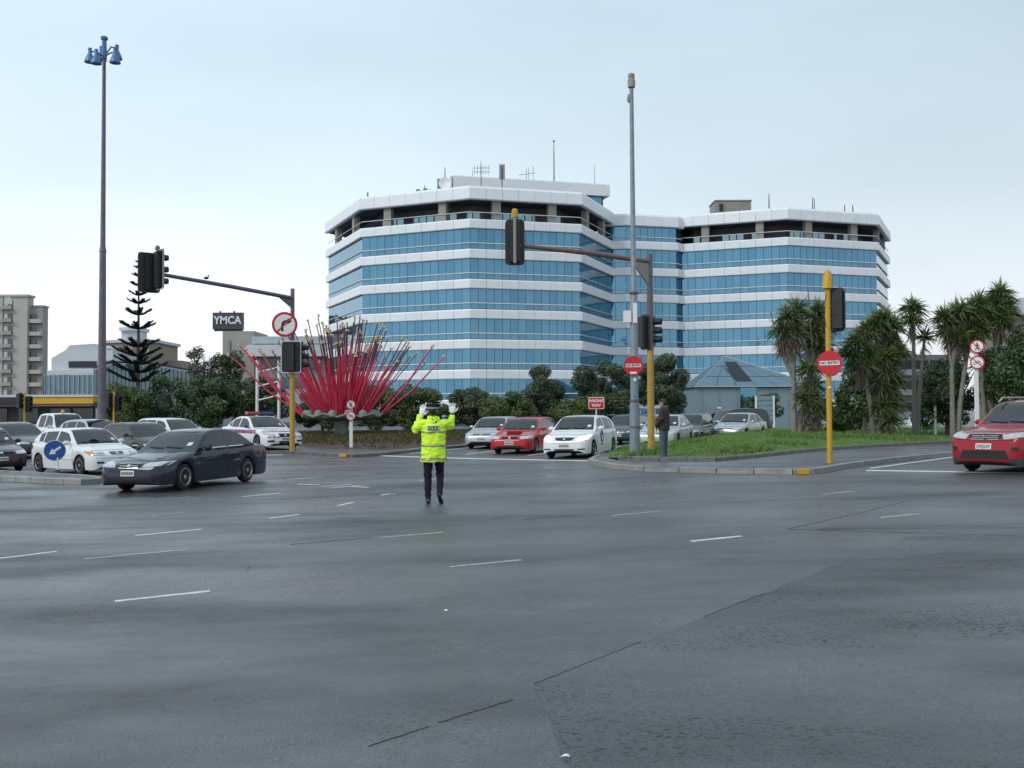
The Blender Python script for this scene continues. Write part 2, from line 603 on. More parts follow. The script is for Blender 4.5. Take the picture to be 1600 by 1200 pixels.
# painted lane lines: broken lines seen across the junction
dashes = [((-6.8, 11.85), (-5.89, 12.90), 0), ((-3.67, 9.23), (-2.92, 9.64), 0), ((-0.67, 10.73), (0.10, 11.09), 1), ((-1.76, 13.47), (-0.97, 13.86), 1),
          ((2.19, 12.22), (2.87, 12.57), 0), ((1.54, 15.38), (2.35, 15.85), 1), ((5.24, 14.17), (5.92, 14.54), 1), ((-5.46, 14.47), (-4.70, 15.09), 0),
          ((-4.00, 16.45), (-3.63, 16.97), 0), ((-3.21, 18.46), (-3.04, 19.06), 0), ((-5.2, 12.15), (-4.15, 12.75), 1), ((-10.6, 17.9), (-9.9, 18.6), 1),
          ((-6.3, 17.4), (-5.9, 17.9), 1), ((-5.7, 21.1), (-5.1, 21.9), 0), ((-4.5, 23.6), (-3.9, 24.0), 0), ((-4.2, 23.0), (-3.55, 23.7), 0), ((-3.75, 23.3), (-3.3, 22.9), 0),
          ((-5.3, 24.6), (-4.7, 24.3), 0), ((-6.0, 26.6), (-5.2, 27.4), 0), ((-4.6, 27.6), (-4.1, 28.2), 1), ((-2.3, 24.8), (-1.9, 25.3), 0), ((5.6, 18.0), (6.3, 18.5), 1),
          ((-2.7, 20.6), (-2.55, 20.9), 0)]
for a, b, w in dashes:
    r_ = random.Random(a[0])
    n = 7
    p = [(a[0] + (b[0] - a[0]) * i / n, a[1] + (b[1] - a[1]) * i / n) for i in range(n + 1)]
    strip('lane_dash', p, [0.085 * r_.uniform(0.75, 1.05) for _ in p], MATS['road_paint_worn' if w else 'road_paint'], 0.0055)
# stop lines and edge lines of the approaches
def line(a, b, w, m='road_paint', n=12):
    p = [(a[0] + (b[0] - a[0]) * i / n, a[1] + (b[1] - a[1]) * i / n) for i in range(n + 1)]
    strip('stop_line' if w > 0.2 else 'edge_line', p, w, MATS[m], 0.005)
line((-5.6, 39.6), (2.6, 31.9), 0.35)
line((-4.2, 40.9), (-1.2, 47.8), 0.12)
line((3.4, 33.5), (8.2, 45.5), 0.12)
line((0.6, 37.0), (4.4, 48.0), 0.12)
line((-1.8, 39.0), (1.8, 50.0), 0.12)
line((6.0, 43.5), (9.0, 50.5), 0.12)
line((8.6, 24.2), (13.5, 21.2), 0.30)
line((9.0, 25.0), (14.8, 31.5), 0.12)
line((-11.6, 40.6), (-9.4, 40.9), 0.3)
line((-13.2, 23.0), (-11.4, 24.4), 0.12, 'road_paint_worn')

def kerb_line(name_parent, pts, w, h, m, parent, seg=1.0, name='kerb_stone'):
    """a run of separate kerb stones along pts (on top of the road)"""
    path = []
    for a, b in zip(pts[:-1], pts[1:]):
        d = math.dist(a, b)
        n = max(1, round(d / seg))
        for i in range(n):
            path.append((a[0] + (b[0] - a[0]) * i / n, a[1] + (b[1] - a[1]) * i / n))
    path.append(pts[-1])
    offs = []
    for i, p in enumerate(path):
        a, b = path[max(0, i - 1)], path[min(len(path) - 1, i + 1)]
        d = Vector((b[0] - a[0], b[1] - a[1])).normalized()
        offs.append((d.y, -d.x))
    r_ = random.Random(len(path))
    for i in range(len(path) - 1):
        p, q, a, b = path[i], path[i + 1], offs[i], offs[i + 1]
        g = 0.012
        d = Vector((q[0] - p[0], q[1] - p[1]))
        l = d.length
        d /= l
        p = (p[0] + d.x * g, p[1] + d.y * g)
        q = (q[0] - d.x * g, q[1] - d.y * g)
        hh = h + r_.uniform(-0.006, 0.006)
        v = []
        for (pt, n_) in ((p, a), (q, b)):
            for (o, z) in ((0.0, -0.05), (0.0, hh - 0.025), (-0.03, hh), (-w, hh), (-w, -0.05)):
                x, y = pt[0] + n_[0] * o, pt[1] + n_[1] * o
                v.append((x, y, gz(x, y) + z))
        f = [(i_, i_ + 1, i_ + 6, i_ + 5) for i_ in range(4)] + [(4, 0, 5, 9), (4, 3, 2, 1, 0), (5, 6, 7, 8, 9)]
        MB().add(v, f).build(name, m, parent)
def island(name, label, poly, top, m):
    """raised surface inside a kerb"""
    o = sheet(name, poly, m, top, False)
    structure(o)
    return o

# --- the corner island on the right: wet footpath round a grassed bank
path_edge = [(7.2, 51.5), (4.6, 43.0), (3.0, 34.6), (2.35, 31.0), (2.4, 29.3), (2.75, 27.4), (3.4, 25.9), (4.99, 24.4), (6.55, 23.3), (7.1, 23.35), (7.7, 24.1), (8.5, 25.2), (10.57, 27.5), (13.3, 30.1), (17.5, 34.2), (24, 40.5), (33, 49)]
pave = island('footpath', '', path_edge + [(40, 62), (20, 62)], 0.115, MATS['footpath_wet'])
kerb_line('', path_edge, 0.16, 0.125, MATS['concrete'], pave, 1.0)
# painted kerb mark below the yellow pole
MB().box((6.78, 23.30, gz(6.8, 23.2) + 0.07), (0.24, 0.24, 0.12), rz=0.05).build('kerb_mark', MATS['yellow_paint'], pave)
grass_edge = [(7.6, 51.5), (4.95, 43.0), (3.4, 34.6), (3.0, 31.0), (3.15, 29.7), (4.19, 28.5), (5.63, 27.6), (7.1, 29.0), (8.72, 30.95), (11.0, 33.6), (14.4, 37.4), (18.3, 42.0), (24, 48.5), (30, 56)]
def bank(x, y):
    """height of the grassed bank above the road"""
    d = min(seg_dist((x, y), a, b) for a, b in zip(grass_edge[:-1], grass_edge[1:]))
    return gz(x, y) + 0.16 + 0.34 * min(1, d / 4.5) + 0.05 * noise.noise((x * 0.5, y * 0.5, 0))
def seg_dist(p, a, b):
    ax, ay, bx, by = *a, *b
    t = max(0, min(1, ((p[0] - ax) * (bx - ax) + (p[1] - ay) * (by - ay)) / ((bx - ax) ** 2 + (by - ay) ** 2)))
    return math.dist(p, (ax + t * (bx - ax), ay + t * (by - ay)))
def inside(p, poly):
    c, j = False, len(poly) - 1
    for i in range(len(poly)):
        a, b = poly[i], poly[j]
        if (a[1] > p[1]) != (b[1] > p[1]) and p[0] < (b[0] - a[0]) * (p[1] - a[1]) / (b[1] - a[1]) + a[0]:
            c = not c
        j = i
    return c
grass_poly = grass_edge + [(34, 62), (14, 62)]
gr = sheet('grass_bank', grass_poly, MATS['turf'], 0.15, False)
for q in gr.data.vertices:
    q.co.z = bank(q.co.x, q.co.y)
structure(gr)
kerb_line('', grass_edge[4:], 0.14, 0.24, MATS['kerb_dark'], gr, 1.1, 'edging_stone')

def blades(name, pts, hmin, hmax, width, m, label, seed, per=1, cat='grass'):
    """many narrow grass leaves, one mesh"""
    rs = np.random.RandomState(seed)
    P = np.repeat(np.array(pts, dtype=float), per, axis=0)
    n = len(P)
    P[:, :2] += rs.normal(0, 0.05, (n, 2))
    a = rs.uniform(0, 2 * np.pi, n)
    h = rs.uniform(hmin, hmax, n)
    lean = rs.uniform(0.1, 0.7, n) * h
    b = rs.uniform(0, 2 * np.pi, n)
    dx, dy = np.cos(a) * width / 2, np.sin(a) * width / 2
    v = np.zeros((n, 3, 3))
    v[:, 0] = P + np.stack([dx, dy, np.zeros(n)], 1)
    v[:, 1] = P - np.stack([dx, dy, np.zeros(n)], 1)
    v[:, 2] = P + np.stack([np.cos(b) * lean, np.sin(b) * lean, h], 1)
    f = np.arange(n * 3).reshape(n, 3)
    o = fast_mesh(name, v.reshape(-1, 3), f, m, var=np.repeat(rs.uniform(0, 1, n), 3))
    return tag(o, label, cat, kind='stuff')
mat('grass_blade', (0.085, 0.170, 0.028), 0.7, attr=(0.16, 0.25, 0.06))
mat('weed', (0.06, 0.13, 0.024), 0.7, attr=(0.14, 0.21, 0.05))
mat('bed_plant', (0.060, 0.050, 0.020), 0.8, attr=(0.10, 0.095, 0.03))
rnd = random.Random(7)
pts = []
while len(pts) < 26000:
    x, y = rnd.uniform(2.5, 26), 27 + 30 * rnd.random() ** 1.5
    if inside((x, y), grass_poly):
        pts.append((x, y, bank(x, y)))
blades('grass', pts, 0.03, 0.09, 0.022, MATS['grass_blade'], 'short green grass covering the bank on the corner island', 1, per=2)
pts = []
for cx, cy, r_, n in ((6.6, 29.8, 0.6, 170), (7.5, 31.2, 0.6, 150), (9.6, 34.5, 0.8, 90), (11.6, 39.8, 1.4, 320), (12.6, 42.0, 1.6, 380), (15.5, 42.5, 1.6, 300), (17.0, 44.0, 1.6, 260), (4.2, 30.3, 0.4, 60), (5.0, 34, 0.6, 60), (13.8, 45, 2.0, 400), (6.5, 36, 0.6, 60), (3.6, 29.6, 0.3, 50)):
    for _ in range(n):
        a, q = rnd.uniform(0, 6.28), r_ * math.sqrt(rnd.random())
        x, y = cx + q * math.cos(a), cy + q * math.sin(a)
        pts.append((x, y, bank(x, y)))
blades('weeds', pts, 0.05, 0.22, 0.05, MATS['weed'], 'taller tufts of weeds standing in the grass bank', 2, per=3, cat='weeds')

# --- garden island in the middle, with the sculpture
g_edge = [(-16.5, 43.6), (-12.4, 42.6), (-9.2, 41.7), (-7.4, 39.4), (-6.1, 38.3), (-5.2, 39.0), (-4.27, 41.3), (-1.95, 47.2), (2.0, 57), (6, 66)]
pad = island('median_island', '', g_edge + [(6, 90), (-45, 90), (-40, 50)], 0.10, MATS['footpath_wet'])
kerb_line('', g_edge, 0.15, 0.115, MATS['kerb_dark'], pad, 1.0)
MB().box((-6.5, 38.60, gz(-6.5, 38.6) + 0.07), (0.4, 0.24, 0.11), rz=-0.65).build('kerb_mark', MATS['yellow_paint'], pad)
bed_poly = [(-8.6, 44.2), (-7.0, 42.6), (-5.6, 41.6), (-4.6, 42.4), (-2.4, 48.0), (1.5, 57.5), (5, 66), (-24, 66), (-18, 58), (-10.2, 47.5)]
bed = sheet('garden_bed', bed_poly, MATS['soil'], 0.16, False)
for q in bed.data.vertices:
    e_ = min(1, min(seg_dist((q.co.x, q.co.y), a, b) for a, b in zip(bed_poly, bed_poly[1:] + bed_poly[:1])) / 0.5)
    q.co.z += (0.35 * min(1, max(0, (q.co.y - 43) / 9)) + 0.06 * noise.noise((q.co.x * 0.8, q.co.y * 0.8, 3))) * e_ - 0.10 * (1 - e_)
structure(bed)
def bedz(x, y):
    return gz(x, y) + 0.16 + 0.35 * min(1, max(0, (y - 43) / 9))
pts = []
rnd = random.Random(9)
while len(pts) < 9000:
    x, y = rnd.uniform(-12, 4), rnd.uniform(42, 58)
    if inside((x, y), bed_poly) and rnd.random() < 0.08 + 0.92 * min(1, max(0, (y - 44.5) / 5)) and min(seg_dist((x, y), a, b) for a, b in zip(bed_poly, bed_poly[1:] + bed_poly[:1])) > .35:
        pts.append((x, y, bedz(x, y)))
blades('ground_cover', pts, 0.06, 0.22, 0.07, MATS['bed_plant'], 'low brown and olive ground cover in the garden bed', 3, per=2, cat='ground cover')

# --- narrow traffic island on the left
t_edge = [(-22, 33.2), (-14.46, 28.2), (-12.6, 26.9), (-11.3, 26.15), (-10.95, 26.5), (-11.2, 27.3), (-12.4, 28.6), (-14.8, 30.4), (-22, 35.8)]
tis = island('traffic_island', '', t_edge, 0.13, MATS['kerb_dark'])
kerb_line('', t_edge, 0.22, 0.15, MATS['concrete'], tis, 0.9)

# ================================================================== OFFICE BUILDING (two eight-sided wings and a link)
OB = thing('office_building', 'eight-sided blue glass and white banded office block with columned top terrace', 'building', (5, 128, 0))
def offset_poly(P, o):
    n = len(P)
    out = []
    for i in range(n):
        a, b, c = P[i - 1], P[i], P[(i + 1) % n]
        d1, d2 = (b - a).normalized(), (c - b).normalized()
        n1, n2 = Vector((d1.y, -d1.x)), Vector((d2.y, -d2.x))
        m = n1 + n2
        out.append(b + m * (o / max(0.3, (1 + n1.dot(n2)))))
    return out
mat('terrace_grey', (0.075, 0.078, 0.085), 0.6, var=0.2, scale=0.6)
PANE_JOBS, PANEL_JOBS = [], []
def face_pt(P, i, o, t, cache={}):
    k = (id(P), o)
    if k not in cache:
        cache[k] = offset_poly(P, o)
    Q = cache[k]
    return Q[i].lerp(Q[(i + 1) % len(Q)], t)
BANDS = [24.7 - 3.6 * k for k in range(7)]      # top of each white band
BH = 1.17
rb = random.Random(21)
def wing(P, faces, npane, terrace, rank, top=28.7, ob=OB):
    loc = ob.location
    core = offset_poly(P, -0.10)
    MB().prism([tuple(p) for p in core], 0.0, 24.4).build('wall_core', MATS['mullion_blue'], ob, world_of=ob)
    for i in faces:
        n = npane[i] if isinstance(npane, dict) else npane
        for bi, zt in enumerate(BANDS):
            # white band, panel by panel
            prof = [(0.0, zt - BH + 0.02), (0.30, zt - BH + 0.02), (0.36, zt - BH + 0.10), (0.36, zt - 0.16), (0.30, zt - 0.03), (0.0, zt)]
            PANEL_JOBS.append((rank[i], P, i, prof, max(1, n // 2)))
            # glass strip under it
            z1, z0 = zt - BH, zt - 3.6
            if bi == 6:
                z0 = 0.4
            zr = z0 + 0.72
            for k in range(n):
                PANE_JOBS.append((rank[i] + 0.01 * bi, P, i, k / n, (k + 1) / n, zr + 0.05, z1 + 0.02, 1))
                PANE_JOBS.append((rank[i] + 50, P, i, k / n, (k + 1) / n, z0, zr - 0.05, 0))
            a, b = face_pt(P, i, 0.10, 0.0), face_pt(P, i, 0.10, 1.0)
            MB().tube([(a.x, a.y, zr), (b.x, b.y, zr)], 0.06, 4).build('transom_rail', MATS['rail_white'], ob, world_of=ob)
            a, b = face_pt(P, i, 0.02, 0.0), face_pt(P, i, 0.02, 1.0)
            MB().tube([(a.x, a.y, z0 + 0.03), (b.x, b.y, z0 + 0.03)], 0.05, 4).build('window_sill', MATS['rust_arm'], ob, world_of=ob)
        # parapet of the roof
        prof = [(0.0, top - 1.72), (0.42, top - 1.72), (0.52, top - 1.60), (0.46, top - 0.35), (0.28, top - 0.06), (-0.1, top)]
        PANEL_JOBS.append((rank[i] - 5, P, i, prof, max(1, n // 2)))
        if terrace:
            for t in (0.235, 0.755):
                c = face_pt(P, i, -0.35, t)
                d = (face_pt(P, i, 0, 1) - face_pt(P, i, 0, 0)).normalized()
                MB().box((c.x, c.y, 25.8), (1.02, 0.75, 2.55), math.atan2(d.y, d.x)).build('column', MATS['bgrey'], ob, world_of=ob)
            a, b = face_pt(P, i, 0.12, 0.0), face_pt(P, i, 0.12, 1.0)
            MB().tube([(a.x, a.y, 25.52), (b.x, b.y, 25.52)], 0.05, 4).build('balustrade_rail', MATS['rail_white'], ob, world_of=ob)
            r_ = random.Random(i * 7 + int(P[0].x))
            for k in range(12):      # glazed screens set back on the terrace
                if r_.random() < 0.72:
                    a, b = face_pt(P, i, -2.9, k / 12 + 0.006), face_pt(P, i, -2.9, (k + 1) / 12 - 0.006)
                    MB().add([(a.x, a.y, 24.5), (b.x, b.y, 24.5), (b.x, b.y, 26.1), (a.x, a.y, 26.1)], [(0, 1, 2, 3)]).build('terrace_screen', MATS['glass_pale'], ob, world_of=ob)
        else:
            for k in range(n):
                PANE_JOBS.append((rank[i] + 0.005, P, i, k / n, (k + 1) / n, 24.7 + 0.62, top - 1.74, 1))
                PANE_JOBS.append((rank[i] + 50, P, i, k / n, (k + 1) / n, 24.72, 24.7 + 0.52, 0))
            a, b = face_pt(P, i, 0.10, 0.0), face_pt(P, i, 0.10, 1.0)
            MB().tube([(a.x, a.y, 25.27), (b.x, b.y, 25.27)], 0.06, 4).build('transom_rail', MATS['rail_white'], ob, world_of=ob)
    if terrace:
        MB().prism([tuple(p) for p in offset_poly(P, -3.0)], 24.4, 27.0).build('terrace_wall', MATS['terrace_grey'], ob, world_of=ob)
    else:
        MB().prism([tuple(p) for p in core], 24.4, 27.0).build('wall_core', MATS['frame_dark'], ob, world_of=ob)
    MB().prism([tuple(p) for p in offset_poly(P, -0.02)], 26.99, top - 0.5).build('roof', MATS['soffit'], ob, world_of=ob)

W1 = [Vector(p) for p in ((-25.9, 140.4), (-18.7, 124.5), (-4.94, 118.4), (8.4, 122.2), (13.6, 134.8), (10, 147), (-4, 155), (-20, 152))]
W2 = [Vector(p) for p in ((17.8, 150.5), (23.4, 137.3), (36.7, 131.9), (50.2, 136.4), (56.6, 149.3), (50, 163), (37, 168), (23, 163))]
wing(W1, [0, 1, 2, 3], 14, True, {0: 9, 1: 0, 2: 0.2, 3: 8})
wing(W2, [7, 0, 1, 2, 3], 14, True, {7: 20, 0: 21, 1: 1, 2: 1.2, 3: 10})
LK = [Vector(p) for p in ((12.6, 134.9), (15.5, 134.2), (22.6, 136.0), (23.4, 136.9), (27.5, 146), (12.9, 148))]
wing(LK, [0, 1, 2], {0: 2, 1: 7, 2: 2}, False, {0: 11, 1: 5, 2: 12}, top=28.4)
def emit_panes():
    PANE_JOBS.sort(key=lambda j: j[0])
    rest = MB()
    cnt = 0
    r_ = random.Random(3)
    for _, P, i, t0, t1, z0, z1, big in PANE_JOBS:
        g = 0.0017 * 14.5 / max(1.0, (face_pt(P, i, 0.0, 1.0) - face_pt(P, i, 0.0, 0.0)).length)
        a, b = face_pt(P, i, 0.0, t0 + g), face_pt(P, i, 0.0, t1 - g)
        d = (b - a).normalized()
        nrm = Vector((d.y, -d.x))
        j = [r_.uniform(0, 0.008) for _ in range(4)]
        fr = [(a, z0, j[0]), (b, z0, j[1]), (b, z1, j[2]), (a, z1, j[3])]
        v = [(p.x + nrm.x * q, p.y + nrm.y * q, z) for p, z, q in fr] + [(p.x - nrm.x * 0.05, p.y - nrm.y * 0.05, z) for p, z, q in fr]
        f = [(0, 1, 2, 3), (0, 4, 5, 1), (1, 5, 6, 2), (2, 6, 7, 3), (3, 7, 4, 0)]
        if cnt < 300 and big:
            MB().add(v, f).build('window_pane', MATS['glass_blue' if r_.random() < 0.7 else 'glass_blue2'], OB, world_of=OB)
            cnt += 1
        else:
            rest.add(v, f, 0 if r_.random() < 0.7 else 1)
    rest.build('window_panes', [MATS['glass_blue'], MATS['glass_blue2']], OB, world_of=OB)['kind'] = 'stuff'
    PANEL_JOBS.sort(key=lambda j: j[0])
    rest = MB()
    cnt = 0
    for _, P, i, prof, n in PANEL_JOBS:
        for k in range(n):
            t0, t1 = k / n + 0.0012, (k + 1) / n - 0.0012
            if k == 0:
                t0 = 0
            if k == n - 1:
                t1 = 1
            v = []
            for t in (t0, t1):
                for o, z in prof:
                    p = face_pt(P, i, o, t)
                    v.append((p.x, p.y, z))
            m = len(prof)
            f = [(q, q + m, q + m + 1, q + 1) for q in range(m - 1)] + [(m - 1, 2 * m - 1, m, 0), tuple(range(m)), tuple(reversed(range(m, 2 * m)))]
            if cnt < 300:
                MB().add(v, f).build('facade_panel', MATS['panel_white' if r_.random() < 0.75 else 'panel_white2'], OB, world_of=OB)
                cnt += 1
            else:
                rest.add(v, f)
    rest.build('facade_panels', MATS['panel_white'], OB, world_of=OB)['kind'] = 'stuff'
emit_panes()

# penthouse floor on the left wing and the plant room on the right wing
pp = [Vector(p) for p in ((-7.2, 126.2), (12.2, 131.5), (8.0, 146), (-11, 141))]
MB().prism([tuple(p) for p in pp], 28.0, 30.2).build('penthouse_wall', MATS['frame_dark'], OB, world_of=OB)
po = offset_poly(pp, 0.7)
MB().prism([tuple(p) for p in po], 30.1, 31.55).prism([tuple(p) for p in offset_poly(pp, 0.35)], 31.55, 31.75).build('penthouse_fascia', MATS['panel_white'], OB, world_of=OB)
for k in range(8):
    a, b = pp[0].lerp(pp[1], k / 8 + .01), pp[0].lerp(pp[1], (k + 1) / 8 - .01)
    MB().add([(a.x, a.y - .06, 28.4), (b.x, b.y - .06, 28.4), (b.x, b.y - .06, 30.1), (a.x, a.y - .06, 30.1)], [(0, 1, 2, 3)]).build('penthouse_pane', MATS['glass_blue'], OB, world_of=OB)
pr = MB().box((31.0, 140.2, 29.6), (5.0, 4.0, 2.6)).prism([(28.4, 138.1), (33.6, 138.1), (33.6, 142.3), (28.4, 142.3)], 30.9, 31.05)
pr.box((29.3, 138.15, 30.0), (0.5, 0.2, 1.0), mi=1).build('plant_room', [MATS['bgrey'], MATS['frame_dark']], OB, world_of=OB)
# glazed entrance pavilion is a building of its own
PV = thing('entrance_pavilion', 'low grey glass pavilion with a pointed hipped roof before the office block', 'pavilion', (22.5, 96, 0))
px0, px1, py0, py1 = 16.9, 28.6, 92.0, 101.0
mat('pav_wall', (0.19, 0.265, 0.30), 0.4, metal=0.1, var=0.08, scale=0.5)
mat('pav_glass', (0.15, 0.24, 0.29), 0.2, metal=0.5)
mat('pav_trim', (0.33, 0.37, 0.40), 0.4)
MB().box((22.75, 96.6, 1.9), (11.2, 8.6, 3.8)).build('wall', MATS['pav_wall'], PV, world_of=PV)
ax, ay, az = 20.6, 96.0, 6.9
for (a, b, m_) in (((px0, py0), (px1, py0), 'pav_glass'), ((px1, py0), (px1, py1), 'pav_wall'), ((px1, py1), (px0, py1), 'pav_glass'), ((px0, py1), (px0, py0), 'pav_glass')):
    for k in range(6):
        p, q = [a[0] + (b[0] - a[0]) * k / 6, a[1] + (b[1] - a[1]) * k / 6], [a[0] + (b[0] - a[0]) * (k + .97) / 6, a[1] + (b[1] - a[1]) * (k + .97) / 6]
        for l in range(3):
            u0, u1 = l / 3, (l + 0.96) / 3
            L_ = lambda p_, u: (p_[0] + (ax - p_[0]) * u, p_[1] + (ay - p_[1]) * u, 3.85 + (az - 3.85) * u)
            MB().add([L_(p, u0), L_(q, u0), L_(q, u1), L_(p, u1)], [(0, 1, 2, 3)]).build('roof_pane', MATS[m_], PV, world_of=PV)
MB().add([(px0 + .05, py0 + .05, 3.78), (px1 - .05, py0 + .05, 3.78), (px1 - .05, py1 - .05, 3.78), (px0 + .05, py1 - .05, 3.78), (ax, ay, az - .08)], [(0, 1, 4), (1, 2, 4), (2, 3, 4), (3, 0, 4)]).build('roof_frame', MATS['frame_dark'], PV, world_of=PV)
for (a, b) in (((px0, py0), (px1, py0)), ((px0, py0), (ax, ay)), ((px1, py0), (ax, ay))):
    MB().tube([(a[0], a[1], 3.86), (b[0], b[1], 3.86 if b != (ax, ay) else az)], 0.05, 5).build('ridge_trim', MATS['pav_trim'], PV, world_of=PV)
MB().box((21.9, 92.25, 1.9), (1.5, 0.12, 3.75)).build('doorway', MATS['glass_blue2'], PV, world_of=PV)
MB().add([(21.1, 92.1, 3.8), (22.7, 92.1, 3.8), (21.3, 94.6, 6.3), (20.2, 94.6, 6.3)], [(0, 1, 2, 3)]).build('gable_glass', MATS['frame_dark'], PV, world_of=PV)
for k in range(7):
    MB().box((17.6 + k * 1.6, 92.27, 1.9), (0.06, 0.06, 3.7)).build('wall_joint', MATS['bgrey'], PV, world_of=PV)
MB().box((19.2, 92.2, 1.9), (0.4, 0.12, 0.14)).build('wall_lamp', MATS['sign_white'], PV, world_of=PV)

# ---- aerials on the roofs: each one a thing
def mast(loc, h, r, label, extra=None):
    t = thing('antenna', label, 'antenna', loc, group='aerials on the office roofs')
    MB().tube([(0, 0, 0), (0, 0, h * .6), (0, 0, h)], [r, r * .8, r * .5], 6).build('mast', MATS['mauve_pole'], t)
    if extra:
        extra(t)
    return t
mast((5.6, 129, 31.7), 5.2, 0.09, 'tallest thin white whip mast on the penthouse roof', lambda t: MB().ball((0, 0, 5.2), 0.14, 6).build('tip', MATS['mauve_pole'], t))
def panels(t):
    for k, (x, y) in enumerate(((-.22, -.1), (.22, -.1), (0, .25))):
        MB().box((x, y, 2.2), (0.22, 0.14, 1.8), k).build('panel', MATS['bgrey'], t)
mast((-1.1, 119.6, 28.4), 3.3, 0.08, 'cluster of upright panel antennas on a short pole above the front corner', panels)
def yagi(t):
    for z in (2.6, 3.1):
        MB().tube([(-.9, 0, z), (1.1, 0, z)], 0.03, 4).build('boom', MATS['mauve_pole'], t)
        for k in range(6):
            MB().tube([(-.8 + k * .35, 0, z - .35), (-.8 + k * .35, 0, z + .35)], 0.02, 4).build('element', MATS['mauve_pole'], t)
mast((-3.7, 122, 28.6), 3.9, 0.07, 'comb-like aerial mast at the left end of the penthouse', yagi)
mast((2.0, 130.0, 31.7), 1.9, 0.05, 'pair of comb aerials in the middle of the penthouse roof', lambda t: (MB().tube([(-1, 0, 1.0), (1.2, 0, 1.3)], .03, 4).build('boom', MATS['mauve_pole'], t), MB().tube([(.9, 0, .2), (.9, 0, 2.2)], .03, 4).build('element', MATS['mauve_pole'], t), MB().tube([(.3, 0, .2), (.3, 0, 2.0)], .03, 4).build('element', MATS['mauve_pole'], t)))
mast((-5.0, 128.5, 31.7), 1.6, 0.04, 'short whip aerial at the left of the penthouse roof')
mast((11.2, 132.6, 31.7), 3.0, 0.04, 'thin whip aerial at the right end of the penthouse roof')
def dish(t):
    MB().lathe([(0.05, 0), (0.45, 0.06), (0.75, 0.2), (0.77, 0.22), (0.4, 0.12), (0.02, 0.06)], 16, (0, -.3, 1.3), 0, Matrix.Rotation(R(-80), 3, 'X').inverted()).build('dish', MATS['sign_white'], t)
    MB().box((-.7, .2, 1.2), (.5, .5, 1.6)).build('cabinet', MATS['bgrey'], t)
    MB().tube([(.9, .2, 0), (.9, .2, 2.2)], .07, 5).build('post', MATS['mauve_pole'], t)
mast((-8.1, 121.2, 28.2), 3.4, 0.09, 'round white dish antenna with cabinet on the roof edge', dish)
def small_boxes(t):
    for x, z in ((-.8, .5), (.1, .6), (.9, .45)):
        MB().box((x, 0, z), (.5, .5, .9)).build('cabinet', MATS['bgrey'], t)
mast((-10.7, 122.4, 28.2), 1.5, 0.08, 'row of small grey cabinets with a stub pole on the roof edge', small_boxes)
mast((-18.2, 125.6, 28.5), 1.1, 0.14, 'lone dark stub vent pole at the left roof corner')
mast((34.9, 134, 28.4), 2.6, 0.10, 'single pole aerial beside the plant room')
mast((41.4, 136, 28.2), 2.7, 0.09, 'thin double pole aerial on the right wing roof', lambda t: MB().tube([(.25, 0, 0), (.25, 0, 2.5)], .06, 5).build('pole', MATS['mauve_pole'], t))
mast((46.3, 137.5, 28.2), 2.0, 0.11, 'left of two stubby pole aerials near the right roof corner')
mast((47.5, 137.7, 28.2), 2.0, 0.11, 'right of two stubby pole aerials near the right roof corner')

# ================================================================== OTHER BUILDINGS
mat('apt_wall', (0.42, 0.405, 0.38), 0.8, var=0.08, scale=0.3)
mat('apt_wall2', (0.33, 0.31, 0.285), 0.8, var=0.08, scale=0.3)
mat('apt_glass', (0.05, 0.065, 0.075), 0.12, spec=0.8)
mat('curtain', (0.50, 0.50, 0.47), 0.7)
APT = thing('apartment_tower', 'tall beige apartment tower with balconies at the far left', 'building', (-116, 230, 0))
MB().box((-119.0, 231.5, 13.9), (17.0, 3, 29.6)).box((-119.0, 231.5, 29.0), (17.6, 3.6, 0.5)).build('wall', MATS['apt_wall'], APT, world_of=APT)
MB().box((-109.4, 232.8, 13.0), (3.6, 2.6, 27.0)).box((-109.4, 232.8, 26.7), (4.0, 3.0, 0.4)).build('stair_block', MATS['apt_wall2'], APT, world_of=APT)
for fl in range(9):
    z = 2.0 + fl * 2.95
    for cx in (-118.0, -114.9):
        w = MB().box((cx, 229.95, z + 1.3), (1.9, 0.2, 1.9)).build('window', MATS['apt_glass'], APT, world_of=APT)
        o = MB()
        o.box((0, -0.12, z + 1.3), (0.07, 0.06, 1.9)).box((-.5, -0.12, z + 1.55), (.7, 0.05, 1.2))
        ob_ = MB().box((cx, 229.82, z + 1.3), (0.08, 0.08, 1.9)).box((cx - .5, 229.83, z + 1.6), (.75, 0.04, 1.1)).build('curtain', MATS['curtain'], w, world_of=APT)
        MB().box((cx, 229.5, z + .25), (2.3, 0.9, 0.16)).box((cx, 229.1, z + .65), (2.3, .06, .7)).build('balcony', MATS['apt_wall2'], APT, world_of=APT)
    MB().box((-116.45, 229.9, z + 1.3), (0.8, 0.5, 2.95)).build('pier', MATS['apt_wall'], APT, world_of=APT)
    if fl < 8:
        w = MB().box((-109.9, 231.4, z + 1.2), (1.7, 0.2, 1.9)).build('window', MATS['apt_glass'], APT, world_of=APT)
        MB().box((-110.0, 231.25, z + 1.2), (.08, .08, 1.9)).build('frame', MATS['curtain'], w, world_of=APT)
        MB().box((-109.3, 230.9, z + .15), (3.5, 1.1, 0.22)).box((-109.3, 230.4, z + .6), (3.5, .06, .7)).build('balcony', MATS['apt_wall'], APT, world_of=APT)
arch = [(-.95, 0), (.95, 0)] + [(.95 * math.cos(R(a)), .6 + 1.3 * math.sin(R(a))) for a in range(0, 181, 20)]
MB().plate(arch, TM(-114.9, 229.9, 27.0), .2).build('arched_window', MATS['curtain'], APT, world_of=APT)
APT.location.x -= 1.7

